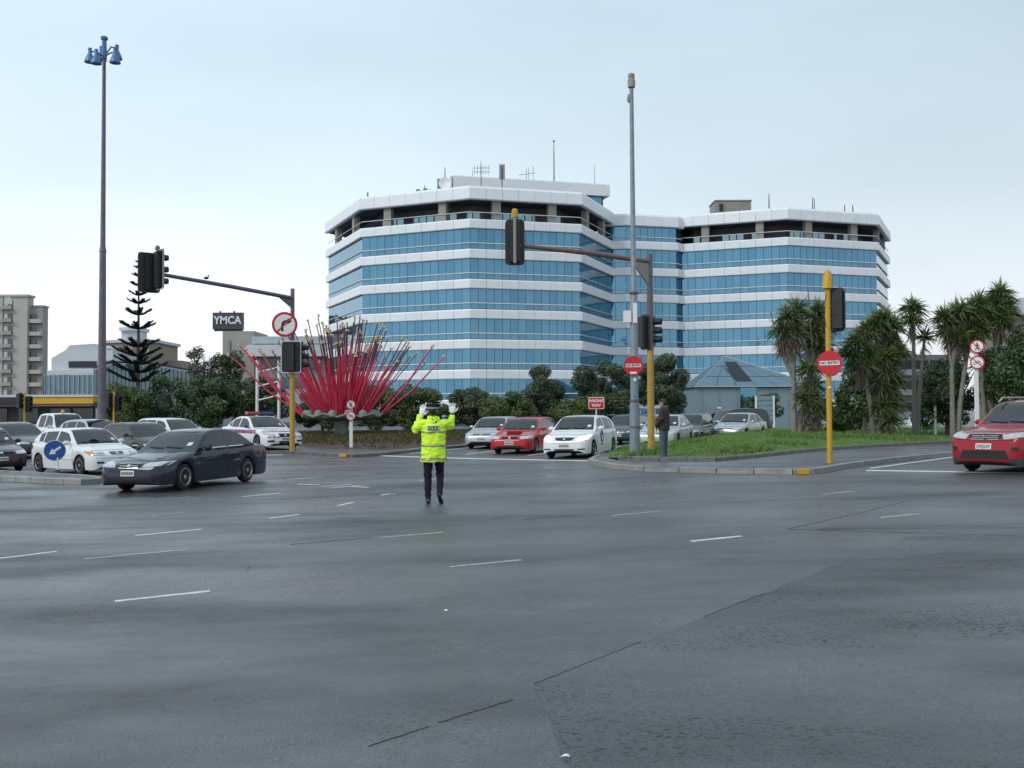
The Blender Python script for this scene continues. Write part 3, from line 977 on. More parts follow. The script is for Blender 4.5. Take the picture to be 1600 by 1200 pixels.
# white gallery building with sloping roofs and a glazed front
mat('gal_white', (0.52, 0.55, 0.58), 0.5, var=0.06, scale=0.4)
mat('gal_roof', (0.40, 0.44, 0.48), 0.4, metal=0.2, var=0.06, scale=0.5)
mat('gal_glass', (0.13, 0.21, 0.25), 0.15, metal=0.5, var=0.3, scale=0.6)
mat('louvre', (0.12, 0.18, 0.205), 0.5, var=0.1, scale=0.7)
GAL = thing('gallery_building', 'white terraced building with a sloping top and long glazed front behind the light mast', 'building', (-62, 140, 0))
gy = 140.0
MB().plate([(-65.3, 7.6), (-65.3, 9.5), (-63.4, 10.6), (-56.6, 10.6), (-56.6, 7.6)], TM(0, gy + 6, 0), 10).build('upper_storey', MATS['gal_white'], GAL, world_of=GAL)
MB().plate([(-64.7, 9.6), (-63.2, 11.4), (-59.6, 11.6), (-57.8, 11.0), (-57.8, 9.6)], TM(0, gy + 5, 0), 6).build('roof_hood', MATS['gal_roof'], GAL, world_of=GAL)
for (x0, x1) in ((-62.8, -58.9), (-58.3, -55.0)):
    MB().box(((x0 + x1) / 2, gy + .95, 8.6), (x1 - x0, .2, .9)).build('window', MATS['frame_dark'], GAL, world_of=GAL)
MB().box((-58.4, gy + 2, 7.4), (14.6, 3.0, 0.7)).build('balcony', MATS['gal_white'], GAL, world_of=GAL)
MB().box((-57.5, gy + 1, 3.4), (17, 2, 6.8)).build('glazed_front', MATS['frame_dark'], GAL, world_of=GAL)
for k in range(24):
    x = -65.7 + k * .68
    MB().box((x + .34, gy - .04, 4.2), (.58, .06, 5.6 + .05 * (k % 5))).build('window_pane', MATS['gal_glass'], GAL, world_of=GAL)
    MB().box((x, gy - .12, 4.2), (.09, .2, 5.8)).build('mullion', MATS['gal_roof'], GAL, world_of=GAL)
# long low louvred hall
HALL = thing('louvred_hall', 'long low blue-grey ribbed hall with a falling roof line behind the hedge', 'building', (-47, 128, 0))
MB().plate([(-53, 0), (-53, 7.3), (-50.5, 8.1), (-45.5, 7.9), (-36.5, 6.3), (-36.5, 0)], TM(0, 130, 0), 8).build('wall', MATS['gal_roof'], HALL, world_of=HALL)
for k in range(8, 40):
    x = -56.8 + k * .51
    zt = 6.3 + (x + 57) / 6.5 * 1.8 if x < -50.5 else (8.1 - .2 * (x + 50.5) / 5 if x < -45.5 else 7.9 - 1.6 * (x + 45.5) / 9)
    MB().box((x, 125.9, zt / 2 - .15), (.40, .24, zt - .3)).build('louvre', MATS['louvre'], HALL, world_of=HALL)
MB().tube([(-53, 125.7, 7.4), (-50.5, 125.7, 8.15), (-45.5, 125.7, 7.95), (-36.5, 125.7, 6.35)], .12, 4).build('eaves', MATS['frame_dark'], HALL, world_of=HALL)
# many-sided tan building behind the pine
mat('tan_wall', (0.30, 0.25, 0.21), 0.8, var=0.1, scale=0.3)
TAN = thing('tan_building', 'tan many-sided building with a pale cap behind the pine', 'building', (-65, 172, 0))
tp = [(-69.5, 170), (-64, 167.5), (-60.5, 170), (-60.5, 180), (-69.5, 180)]
MB().prism(tp, 0, 13.6).build('wall', MATS['tan_wall'], TAN, world_of=TAN)
MB().prism([(-69.9, 169.7), (-64, 167.0), (-60.1, 169.7), (-60.1, 180.4), (-69.9, 180.4)], 13.6, 14.1).build('roof', MATS['gal_roof'], TAN, world_of=TAN)
MB().prism([(-67.6, 172), (-64.6, 172), (-64.6, 176), (-67.6, 176)], 14.1, 15.9).prism([(-67.9, 171.7), (-66.1, 171.0), (-64.3, 171.7), (-64.3, 176.3), (-67.9, 176.3)], 15.9, 16.5).build('roof_cap', MATS['gal_white'], TAN, world_of=TAN)
for (x, y) in ((-62.9, 168.0), (-61.9, 168.7)):
    for z in (9.4, 11.9):
        MB().box((x, y, z), (.55, .5, 1.4), R(35)).build('window', MATS['curtain'], TAN, world_of=TAN)
for x in (-68.3, -66.6):
    for z in (9.4, 11.9):
        MB().box((x, 169.1, z), (.8, .7, 1.4), R(-24)).build('window', MATS['apt_glass'], TAN, world_of=TAN)
MB().box((-58.9, 176, 5.4), (2.6, 5, 10.8)).build('annexe', MATS['tan_wall'], TAN, world_of=TAN)
# service station canopy
mat('canopy_yellow', (0.62, 0.36, 0.02), 0.5, var=0.08, scale=1)
mat('canopy_wall', (0.14, 0.145, 0.15), 0.7, var=0.15, scale=0.8)
SV = thing('service_station', 'low shop with a yellow striped canopy edge at the far left', 'shop', (-52, 96, 0))
MB().box((-51.5, 100, 1.5), (26, 8, 3.0)).build('wall', MATS['canopy_wall'], SV, world_of=SV)
MB().box((-52.0, 95.5, 3.28), (27, 8, .22)).build('canopy_top', MATS['gal_white'], SV, world_of=SV)
MB().box((-52.0, 95.5, 2.86), (26.8, 7.8, .6)).build('canopy_fascia', MATS['canopy_yellow'], SV, world_of=SV)
MB().box((-52.0, 95.5, 2.44), (26.6, 7.6, .24)).build('canopy_trim', MATS['rust_arm'], SV, world_of=SV)
MB().box((-47.2, 91.55, 2.86), (4.2, .1, .62)).build('canopy_end', MATS['frame_dark'], SV, world_of=SV)
for x in (-49.6, -46.6, -43.5, -41.3):
    w = MB().box((x, 95.95, 1.5), (1.9, .12, 1.3)).build('shop_window', MATS['apt_glass'], SV, world_of=SV)
MB().box((-38.8, 94.8, 1.5), (1.6, .3, 2.2)).build('ice_chest', MATS['glass_pale'], SV, world_of=SV)
# hostel building with the rooftop sign
mat('ym_wall', (0.33, 0.315, 0.295), 0.8, var=0.12, scale=0.3)
mat('ym_pale', (0.56, 0.59, 0.63), 0.5, var=0.05, scale=0.4)
mat('ym_pale2', (0.40, 0.43, 0.46), 0.6, var=0.08, scale=0.4)
YB = thing('hostel_building', 'brown concrete block with pale rounded upper floor under the roof sign', 'building', (-40, 162, 0))
MB().box((-44.7, 167, 7.5), (5.2, 9, 15.0)).build('wall', MATS['ym_wall'], YB, world_of=YB)
MB().box((-34.6, 168, 6.8), (14.5, 9, 13.6)).build('wall', MATS['ym_pale2'], YB, world_of=YB)
MB().box((-35.2, 163.0, 13.5), (14.6, 1.2, 1.2)).build('fascia', MATS['gal_roof'], YB, world_of=YB)
rr = [(p[0], p[1]) for p in rrect(14.5, 1.9, .8)]
MB().plate(rr, TM(-36.0, 161.8, 11.7), 2.0).build('rounded_balcony', MATS['ym_pale'], YB, world_of=YB)
for k in range(6):
    MB().box((-42 + k * 2.4, 163.4, 9.6), (1.9, .2, 1.7)).build('window', MATS['apt_glass'], YB, world_of=YB)
    MB().box((-42 + k * 2.4, 163.4, 6.6), (1.9, .2, 1.7)).build('window', MATS['gal_glass'], YB, world_of=YB)
MB().box((-46.2, 162.4, 11), (.35, .2, 5)).build('downpipe', MATS['bgrey'], YB, world_of=YB)
YS = thing('roof_sign', 'dark box sign reading YMCA in white letters on a rooftop', 'sign', (-46.5, 163, 15.0))
mat('sign_slate', (0.045, 0.05, 0.065), 0.5, var=0.1, scale=1)
MB().box((0, 0, 1.7), (4.9, 1.0, 2.7)).build('box', MATS['sign_slate'], YS)
MB().box((0.05, 0, .2), (4.6, .8, .3)).build('base', MATS['black'], YS)
text_mesh('lettering', 'YMCA', 1.75, MATS['sign_white'], YS, TM(0.0, -.54, 1.75), .03, xs=0.92, bold=0.045)
for x, lb in ((-1.35, 'small dark bird perched on the left of the roof sign'), (.95, 'small dark bird perched on the right of the roof sign')):
    b_ = thing('bird', lb, 'bird', (-46.5 + x, 163.0, 18.05), group='birds on the roof sign')
    MB().ball((0, 0, .16), (.2, .11, .12), 7).ball((.16, 0, .3), .075, 6).build('body', MATS['black'], b_)
# low white annexe left of the hostel
AN = thing('annexe_building', 'low white rounded annexe between the hedge and the hostel', 'building', (-42, 130, 0))
MB().box((-40.8, 131, 3.2), (3.4, 4, 6.4)).build('wall', MATS['ym_pale'], AN, world_of=AN)
MB().plate(rrect(3.8, 1.7, .5), TM(-40.7, 128.8, 5.9), .8).build('upper_wall', MATS['gal_white'], AN, world_of=AN)
MB().box((-40.6, 131.5, 7.2), (2.0, 2.5, 1.6)).build('roof_box', MATS['ym_pale'], AN, world_of=AN)
# pale buildings behind the cabbage trees
GB = thing('grey_office', 'grey low-rise offices with pale window bands behind the cabbage trees', 'building', (62, 150, 0))
MB().box((60, 156, 5.0), (16, 10, 10.0)).build('wall', MATS['bgrey'], GB, world_of=GB)
MB().add([(55, 150.5, 10.0), (61.5, 150.5, 10.0), (56.5, 150.5, 12.3), (55, 160, 10.0), (61.5, 160, 10.0), (56.5, 160, 12.3)], [(0, 1, 2), (3, 5, 4), (0, 2, 5, 3), (1, 4, 5, 2)]).build('gable', MATS['gal_white'], GB, world_of=GB)
for z in (1.9, 5.3, 8.3):
    MB().box((60, 150.7, z - 1.0), (16.3, .5, .9)).build('window_band', MATS['gal_white'], GB, world_of=GB)
    for k in range(7):
        MB().box((53.4 + k * 2.2, 150.9, z + .2), (1.8, .2, 1.3)).build('window', MATS['apt_glass'], GB, world_of=GB)
FB = thing('pale_block', 'pale block with a curved top rising behind the trees at the right edge', 'building', (70, 130, 0))
MB().box((70.5, 135, 7.2), (11, 9, 14.4)).build('wall', MATS['bgrey'], FB, world_of=FB)
MB().plate(rrect(11.6, 2.2, 1.0), TM(70.6, 130, 15.0), 3).build('top_band', MATS['gal_white'], FB, world_of=FB)
for k in range(4):
    for z in (4.0, 7.6, 11.2):
        MB().box((66.6 + k * 2.4, 130.4, z), (1.7, .2, 1.6)).build('window', MATS['apt_glass'], FB, world_of=FB)
# ================================================================== VEGETATION
def leaf_quads(P, N, size, rs, aspect=0.55):
    """one small leaf-shaped quad per point P with facing N"""
    n = len(P)
    N = N / np.linalg.norm(N, axis=1, keepdims=True)
    r = rs.normal(0, 1, (n, 3))
    U = np.cross(N, r)
    U /= np.linalg.norm(U, axis=1, keepdims=True) + 1e-9
    V = np.cross(N, U)
    s = (size * rs.uniform(0.6, 1.35, n))[:, None]
    v = np.stack([P - U * s, P - V * s * aspect, P + U * s, P + V * s * aspect], 1)
    return v

def crown(name, lumps, n, size, m, parent, seed, inner=0.55):
    """foliage: leaves through the outer shell of many overlapping clumps"""
    rs = np.random.RandomState(seed)
    lumps = np.array(lumps, dtype=float)
    w = (lumps[:, 3] * lumps[:, 5])
    idx = rs.choice(len(lumps), n, p=w / w.sum())
    d = rs.normal(0, 1, (n, 3))
    d /= np.linalg.norm(d, axis=1, keepdims=True)
    rad = inner + (1.06 - inner) * rs.uniform(0, 1, n) ** 0.6
    P = lumps[idx, :3] + d * lumps[idx, 3:6] * rad[:, None]
    N = d + rs.normal(0, 0.55, (n, 3)) + np.array([0, 0, 0.25])
    v = leaf_quads(P, N, size, rs)
    f = np.arange(n * 4).reshape(n, 4)
    lv = rs.uniform(0, 1, len(lumps))[idx] * 0.6 + rs.uniform(0, 1, n) * 0.4
    return fast_mesh(name, v.reshape(-1, 3), f, m, parent, var=np.repeat(lv, 4))

def clump_set(rx, ry, rz, cz, k, r, seed):
    rnd = random.Random(seed)
    out = []
    for _ in range(k):
        while True:
            x, y, z = (rnd.uniform(-1, 1) for _ in range(3))
            q = x * x + y * y + z * z
            if 0.25 < q < 1 and z > -0.85:
                break
        s = r * rnd.uniform(0.65, 1.3)
        out.append((x * rx, y * ry, cz + z * rz, s, s, s * 0.8))
    return out

def limb_set(mb, h, spread, k, r, seed):
    rnd = random.Random(seed)
    mb.tube([(0, 0, -.1), (.03, 0, h * .3), (.0, .04, h * .5)], [r, r * .8, r * .65], 7)
    for i in range(k):
        a = 6.283 * i / k + rnd.uniform(-.4, .4)
        e = spread * rnd.uniform(.5, .85)
        mb.tube([(0, 0, h * .25), (math.cos(a) * e * .5, math.sin(a) * e * .5, h * .5), (math.cos(a) * e, math.sin(a) * e, h * rnd.uniform(.65, .88))], [r * .6, r * .35, r * .12], 5)

mat('bark', (0.10, 0.082, 0.066), 0.9, var=0.3, scale=5, bump=0.5)
mat('bark_pale', (0.20, 0.185, 0.16), 0.9, var=0.3, scale=5, bump=0.5)
mat('leaf_dark', (0.022, 0.052, 0.016), 0.55, attr=(0.055, 0.100, 0.028))
mat('leaf_pohu', (0.024, 0.050, 0.022), 0.5, attr=(0.075, 0.100, 0.042))
mat('leaf_olive', (0.034, 0.068, 0.014), 0.6, attr=(0.085, 0.120, 0.025))
mat('leaf_grey', (0.055, 0.070, 0.040), 0.7, attr=(0.11, 0.115, 0.08))
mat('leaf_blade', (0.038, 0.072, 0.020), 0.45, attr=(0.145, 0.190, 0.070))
mat('leaf_dead', (0.10, 0.078, 0.050), 0.8, attr=(0.17, 0.135, 0.09))
mat('leaf_pine', (0.012, 0.028, 0.022), 0.6, attr=(0.030, 0.052, 0.034))

def bush(name, label, cat, x, y, rx, ry, h, n, size, m, seed, group=None, z0=None, k=26, base=0.0, r=None):
    z = bedz(x, y) - 0.05 if z0 is None else z0
    t = thing(name, label, cat, (x, y, z), group=group)
    tr = MB()
    limb_set(tr, h, min(rx, ry), 6, 0.05 + 0.022 * h, seed)
    tr.build('trunk', MATS['bark'], t, smooth=50)
    cz = base + (h - base) * 0.52
    crown('crown', clump_set(rx * .82, ry * .82, (h - base) * .44, cz, k, r or 0.30 * min(rx, h * .6), seed), n, size, m, t, seed)
    return t

G = 'clipped dark trees in front of the office block'
bush('pohutukawa_tree', 'small round dark tree just right of the officer, lowest of the row', 'tree', -2.7, 64, 1.7, 1.6, 3.0, 15000, .070, MATS['leaf_pohu'], 1, G, r=.5)
bush('pohutukawa_tree', 'rounded dark tree standing behind the red car', 'tree', 2.1, 66, 1.55, 1.5, 4.2, 17000, .070, MATS['leaf_pohu'], 2, G, base=.6, r=.55)
bush('pohutukawa_tree', 'broad dark tree behind the white hatchback and red sign', 'tree', 5.8, 65, 2.3, 2.0, 4.5, 22000, .072, MATS['leaf_pohu'], 3, G, base=.3, r=.62)
bush('pohutukawa_tree', 'tall dark tree behind the man and yellow signal pole', 'tree', 9.9, 65, 2.1, 2.0, 4.9, 22000, .072, MATS['leaf_pohu'], 4, G, base=.4, r=.62)
G = 'hedge shrubs along the back of the garden'
for i, (x, y, rx, h, m_, lb) in enumerate((
        (-23.4, 60, 1.9, 3.3, 'leaf_olive', 'olive green shrub right beside the tall light mast'),
        (-20.9, 61, 2.1, 4.0, 'leaf_dark', 'dark green shrub below the pine, second from the light mast'),
        (-18.2, 60, 2.2, 3.6, 'leaf_dark', 'dark green shrub third from the light mast'),
        (-15.4, 61, 2.0, 3.7, 'leaf_dark', 'dark green shrub behind the police car light bar'),
        (-8.2, 60, 1.8, 2.8, 'leaf_olive', 'yellowish shrub under the right-hand stalks of the sculpture'),
        (-5.6, 59.5, 1.7, 2.7, 'leaf_olive', 'yellowish shrub directly behind the officer'),
        (-0.2, 62, 1.8, 2.2, 'leaf_olive', 'low olive hedge between the two smallest dark trees'),
        (3.8, 63.5, 1.3, 1.9, 'leaf_olive', 'low hedge piece between two dark trees behind the white hatchback'),
        (-12.0, 63, 2.2, 2.7, 'leaf_dark', 'dark shrub hidden behind the base of the sculpture'))):
    bush('hedge_shrub', lb, 'shrub', x, y, rx, 1.5, h, 17000, .068, MATS[m_], 20 + i, G, k=30, r=.52)
bush('bushy_tree', 'loose bushy tree at the left tips of the red sculpture', 'tree', -19.6, 70, 1.2, 1.2, 5.9, 3200, .10, MATS['leaf_dark'], 31, z0=0, base=3.0, r=.45)
bush('feathery_tree', 'thin grey feathery tree beside the roof sign building', 'tree', -37.5, 121, 2.6, 2.0, 10.6, 2600, .16, MATS['leaf_grey'], 32, z0=0, base=3.5, r=.7)
bush('pavilion_shrub', 'dark shrub against the pavilion wall above the green pickup', 'shrub', 21.6, 86, 1.7, 1.2, 3.4, 3800, .12, MATS['leaf_dark'], 33, z0=0, r=.5)
bush('low_hedge', 'low dark hedge at the foot of the pavilion behind the silver sedan', 'shrub', 18.0, 80, 1.9, 1.0, 1.6, 3000, .11, MATS['leaf_dark'], 34, z0=0, r=.45)
G = 'dark trees at the right edge'
bush('dark_tree', 'large dark leafy tree at the right picture edge', 'tree', 24.4, 46, 2.4, 2.2, 5.3, 26000, .080, MATS['leaf_dark'], 35, G, z0=.3, base=.3, r=.8)
bush('dark_tree', 'dark leafy tree behind the white sign post at right', 'tree', 21.4, 49, 1.6, 1.6, 3.8, 14000, .078, MATS['leaf_dark'], 36, G, z0=.3, base=.2, r=.6)
bush('dark_tree', 'small dark leafy bush between the cabbage trees near the diamond sign', 'tree', 18.4, 52, 1.2, 1.2, 4.2, 3000, .12, MATS['leaf_dark'], 37, G, z0=.3, base=1.0, r=.5)
bush('verge_shrub', 'loose green shrub at the foot of the right yellow pole', 'shrub', 15.4, 47.5, 1.0, 1.0, 2.4, 2600, .10, MATS['leaf_olive'], 38, z0=.4, r=.4)
bush('verge_shrub', 'grey-green shrub left of the thickest cabbage tree', 'shrub', 18.1, 53, 1.1, 1.0, 2.9, 2600, .10, MATS['leaf_grey'], 39, z0=.4, r=.4)

def blade_leaves(C, D, length, width, droop, rs):
    """long strap leaves from points C along D; 3 cross rows each"""
    n = len(C)
    D = D / np.linalg.norm(D, axis=1, keepdims=True)
    Lh = (length * rs.uniform(.7, 1.15, n))[:, None]
    S = np.cross(D, rs.normal(0, 1, (n, 3)))
    S /= np.linalg.norm(S, axis=1, keepdims=True) + 1e-9
    dn = np.array([0, 0, -1.0])
    hz = np.sqrt(np.clip(1 - D[:, 2:3] ** 2, 0, 1))
    b = C + D * Lh * .08
    m = C + D * Lh * .58 + dn * droop * Lh * .12 * hz
    t = C + D * Lh * .98 + dn * droop * Lh * .48 * hz
    w = width / 2
    v = np.stack([b - S * w * .8, b + S * w * .8, m - S * w, m + S * w, t - S * w * .12, t + S * w * .12], 1)
    f = np.array([[0, 1, 3, 2], [2, 3, 5, 4]])
    F = (np.arange(n)[:, None, None] * 6 + f[None]).reshape(-1, 4)
    return v.reshape(-1, 3), F

def cabbage_tree(label, x, y, trunks, seed, dead=0.0, leaf=0.8, group='cabbage trees on the grass bank'):
    """trunks: list of (dx, dy, height, list of head offsets, head leaf count)"""
    rs = np.random.RandomState(seed)
    rnd = random.Random(seed)
    z = bank(x, y) - .05 if y < 60 else 0.2
    t = thing('cabbage_tree', label, 'tree', (x, y, z), group=group)
    Vs, Fs, vr, o = [], [], [], 0
    Vd, Fd, vd, od = [], [], [], 0
    for (dx, dy, h, heads, nl) in trunks:
        mb = MB()
        bx, by = dx * .25, dy * .25
        top = (dx * .8, dy * .8, h * .62)
        mb.tube([(bx, by, -.1), (bx + dx * .2, by + dy * .2, h * .3), top], [.15, .12, .10], 7)
        for (hx, hy, hz) in heads:
            e = (dx + hx, dy + hy, h + hz)
            mb.tube([top, ((top[0] + e[0]) / 2 + rnd.uniform(-.05, .05), (top[1] + e[1]) / 2, (top[2] + e[2]) / 2 - .08), e], [.09, .075, .06], 6)
            n = int(nl * .55)
            d = rs.normal(0, 1, (n * 2, 3))
            d /= np.linalg.norm(d, axis=1, keepdims=True)
            d = d[d[:, 2] > -.42][:n]
            d[:, 2] += .12
            C = np.array(e) + rs.normal(0, .06, (len(d), 3)) + np.array([0, 0, .02])
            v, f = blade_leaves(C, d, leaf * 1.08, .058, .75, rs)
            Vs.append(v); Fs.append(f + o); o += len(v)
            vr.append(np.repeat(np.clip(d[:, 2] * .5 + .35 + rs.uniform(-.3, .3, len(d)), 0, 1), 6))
            n2 = int(n * (.16 + dead))
            d = rs.normal(0, 1, (n2, 3))
            d[:, 2] = -np.abs(d[:, 2]) - 1.1
            C = np.array(e) + rs.normal(0, .08, (n2, 3)) - np.array([0, 0, 1]) * rs.uniform(.05, .7, (n2, 1))
            v, f = blade_leaves(C, d, leaf * .85, .04, .2, rs)
            Vd.append(v); Fd.append(f + od); od += len(v)
            vd.append(np.repeat(rs.uniform(0, 1, n2), 6))
        if dead > .5:
            for (bx_, bz_) in ((-1.0, 1.0), (-.75, .35), (-.3, 1.35)):
                mb.tube([(top[0], top[1], top[2] - .3), (top[0] + bx_ * .6, 0, h * .75 + bz_ * .3), (top[0] + bx_, 0, h + bz_)], [.07, .05, .03], 5)
        mb.build('trunk', MATS['bark_pale'], t, smooth=60)
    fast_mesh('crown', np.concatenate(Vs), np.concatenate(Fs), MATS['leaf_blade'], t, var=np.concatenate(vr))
    fast_mesh('dead_leaves', np.concatenate(Vd), np.concatenate(Fd), MATS['leaf_dead'], t, var=np.concatenate(vd))
    return t
cabbage_tree('ragged cabbage tree with brown dead heads left of the bright yellow pole', 12.6, 44.5,
             [(0, 0, 4.6, [(-.2, 0, .7), (.25, .1, 1.0), (-.5, 0, .1), (.1, 0, 0)], 260), (1.25, .4, 5.2, [(0, 0, .3), (.2, .1, -.4), (-.25, 0, -.5), (0, 0, -1.1)], 380), (.7, 0, 3.0, [(0, 0, 0), (.2, 0, -.8), (-.2, 0, -1.4), (.3, 0, -1.9)], 300)], 51, dead=.75)
cabbage_tree('thick shaggy cabbage tree with foliage down to the ground right of the yellow pole', 17.0, 46.5,
             [(-.55, 0, 4.3, [(-.3, 0, 0), (.2, 0, .5), (-.6, .2, -.5), (-.2, -.1, -1.0), (.3, 0, -.6)], 420), (.4, 0, 5.0, [(0, 0, .4), (.45, 0, 0), (-.3, 0, .2), (.3, .1, -.7), (.6, 0, -1.2), (0, -.2, -1.4)], 420), (.5, 0, 2.9, [(0, 0, 0), (.1, .1, -.9), (-.3, 0, -1.6), (.25, 0, -1.5), (.4, 0, -.4), (-.35, 0, -.5), (0, -.2, -2.2)], 380)], 52, dead=.10)
cabbage_tree('slender forked cabbage tree with a round head beside the grey offices', 19.4, 48.0,
             [(0, 0, 5.6, [(0, 0, .5), (-.1, 0, -.1)], 330), (.55, .3, 4.4, [(.1, 0, .3)], 150)], 53, dead=.1, leaf=.75)
cabbage_tree('broad headed cabbage tree second from the right edge', 20.7, 46.8,
             [(0, 0, 5.3, [(-.3, 0, .3), (.35, 0, .6), (0, .2, -.2), (.3, -.1, -.6)], 420), (.9, .2, 5.6, [(0, 0, .3), (.2, 0, -.3), (-.2, 0, -.8)], 400)], 54, dead=.2)
cabbage_tree('tallest cabbage tree behind the white no-walking sign post', 22.4, 47.0,
             [(-.3, 0, 5.9, [(0, 0, .5), (-.4, 0, 0), (.3, 0, .1), (-.1, -.1, -.8)], 420), (.6, 0, 6.6, [(.1, 0, .3), (.4, 0, -.4), (-.2, 0, -.3), (.1, -.1, -1.0)], 430), (0, .1, 3.6, [(0, 0, 0), (.3, 0, -.7)], 240)], 55, dead=.2)

# Norfolk pine with open whorls
def norfolk(x, y):
    rs = np.random.RandomState(61)
    t = thing('norfolk_pine', 'tall Norfolk pine with widely spaced whorls of upturned branches behind the hedge', 'tree', (x, y, 0))
    MB().tube([(0, 0, 0), (0, 0, 5), (.02, 0, 9), (0, 0, 13.9)], [.20, .15, .09, .02], 8).build('trunk', MATS['bark'], t, smooth=60)
    ys = [402, 411, 424, 439, 454, 467, 485, 507, 535, 550, 563, 576, 590]
    hl = [3, 5, 7.5, 10, 11, 14, 19, 25, 27, 33, 36, 40, 44]
    for q, (yy, l) in enumerate(zip(ys, hl)):
        z = 1.65 + (643 - yy) / 20.7 - .25
        l = l / 20.7
        Vs, Fs, o = [], [], 0
        mb = MB()
        k = 6 if l < 1 else 7
        for i in range(k):
            a = 6.283 * i / k + q * .7
            dr = np.array([math.cos(a), math.sin(a), 0])
            up = .50 if l < 1.2 else .42
            n = int(60 + 150 * l)
            s = rs.uniform(.10, 1.0, n)
            ln = l * rs.uniform(.85, 1.1)
            C = dr * (s * ln)[:, None] + np.array([0, 0, 1]) * (z + up * ln * s ** 1.35)[:, None]
            side = np.array([-dr[1], dr[0], 0])
            sg = rs.choice([-1, 1], n)[:, None]
            D = dr * .9 + side * sg * rs.uniform(.2, .9, (n, 1)) + np.array([0, 0, 1]) * rs.uniform(.0, .6, (n, 1))
            v, f = blade_leaves(C, D, .14 + .24 * min(1, l / 1.4), .055, -.15, rs)
            Vs.append(v); Fs.append(f + o); o += len(v)
            mb.tube([(0, 0, z), tuple(dr * ln * .5 + np.array([0, 0, z + up * ln * .39])), tuple(dr * ln + np.array([0, 0, z + up * ln]))], [.04, .03, .012], 4)
        V = np.concatenate(Vs)
        w = fast_mesh('branch_whorl', V, np.concatenate(Fs), MATS['leaf_pine'], t, var=rs.uniform(0, 1, len(V)))
        mb.build('branch', MATS['bark'], w)
norfolk(-28.2, 75)

# ================================================================== RED STALK SCULPTURE
mat('stalk_red', (0.58, 0.040, 0.090), 0.32, var=0.35, scale=3)
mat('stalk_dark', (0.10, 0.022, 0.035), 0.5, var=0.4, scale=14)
mat('tip_cream', (0.60, 0.52, 0.28), 0.5, var=0.15, scale=8)
mat('verdigris', (0.17, 0.205, 0.185), 0.6, var=0.25, scale=3, bump=0.3)
def sculpture(x, y):
    z0 = bedz(x, y)
    t = thing('stalk_sculpture', 'big burst of red steel stalks with cream tips rising from a grey-green bowl', 'sculpture', (x, y, z0))
    n = 40
    v, f = [], []
    prof = [(.45, .72), (1.4, .80), (1.95, .88), (2.12, 1.02), (2.05, 1.08), (1.5, 1.02), (.3, 1.05)]
    for j, (r_, z) in enumerate(prof):
        for i in range(n):
            a = 6.283 * i / n
            s = 1 + .04 * math.cos(a * 10) if j in (2, 3, 4) else 1
            v.append((r_ * s * math.cos(a), r_ * s * math.sin(a) * .8, z + (.10 * math.cos(a * 10) if j in (3, 4) else 0)))
    for j in range(len(prof) - 1):
        for i in range(n):
            f.append((j * n + i, j * n + (i + 1) % n, (j + 1) * n + (i + 1) % n, (j + 1) * n + i))
    f += [tuple(reversed(range(n))), tuple((len(prof) - 1) * n + i for i in range(n))]
    MB().add(v, f).build('bowl', MATS['verdigris'], t, smooth=40)
    MB().box((0, -.2, .3), (.62, .62, .9)).build('plinth', MATS['verdigris'], t)
    rnd = random.Random(12)
    for i in range(14):
        a = 6.283 * i / 14 + .1
        MB().lathe([(.26, 0), (.22, .18), (.15, .30), (.05, .33)], 8, (1.8 * math.cos(a), 1.45 * math.sin(a), .98)).build('base_boss', MATS['verdigris'], t, smooth=50)
    tips = MB()
    N = 112
    for i in range(N):
        u = (i + .5) / N
        th = R(43) * u ** .80 * rnd.uniform(.8, 1.12)
        a = i * 2.39996
        dx, dy = math.cos(a), math.sin(a)
        q = th / R(52)
        b = Vector((dx * 1.9 * q, dy * 1.5 * q, 1.02))
        L_ = rnd.uniform(3.3, 5.35) * (1 - .08 * q)
        d = Vector((dx * math.sin(th) + rnd.uniform(-.09, .09), dy * math.sin(th) * .8 + rnd.uniform(-.09, .09), math.cos(th))).normalized()
        e = b + d * L_
        mid = b + d * L_ * .5 - Vector((dx, dy, 0)) * .10 * q
        r0 = rnd.choice((.038, .045, .055, .07, .085))
        cut = b + d * L_ * rnd.uniform(.48, .80)
        sname = MB()
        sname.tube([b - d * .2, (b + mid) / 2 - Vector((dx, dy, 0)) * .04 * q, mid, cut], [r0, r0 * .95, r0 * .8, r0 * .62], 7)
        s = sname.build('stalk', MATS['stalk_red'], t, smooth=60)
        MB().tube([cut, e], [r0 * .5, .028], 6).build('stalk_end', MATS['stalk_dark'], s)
        tp = MB()
        for _ in range(3 if r0 < .08 else 6):
            tp.box(tuple(e + Vector((rnd.uniform(-.07, .07), rnd.uniform(-.07, .07), rnd.uniform(-.06, .10)))), (.07, .07, .07), rnd.random())
        tp.build('tip', MATS['tip_cream'], s)
    for (a, L_, th) in ((3.3, 4.9, 50), (3.05, 4.7, 43), (.18, 4.6, 48), (2.9, 4.4, 38), (-.05, 4.5, 38), (3.2, 4.9, 42), (3.1, 4.2, 40)):
        dx, dy = math.cos(a), math.sin(a)
        b = Vector((dx * 2.0, dy * 1.6, 1.02))
        d = Vector((dx * math.sin(R(th)), dy * math.sin(R(th)), math.cos(R(th))))
        e = b + d * L_
        s = MB().tube([b - d * .2, b + d * L_ * .5 - Vector((0, 0, .22)), b + d * L_ * .85, e], [.06, .05, .04, .03], 7).build('stalk', MATS['stalk_red'], t, smooth=60)
        tp = MB()
        for _ in range(5):
            tp.box(tuple(e + Vector((rnd.uniform(-.07, .07), rnd.uniform(-.07, .07), rnd.uniform(-.06, .10)))), (.09, .09, .09), rnd.random())
        tp.build('tip', MATS['tip_cream'], s)
sculpture(-8.9, 52.0)
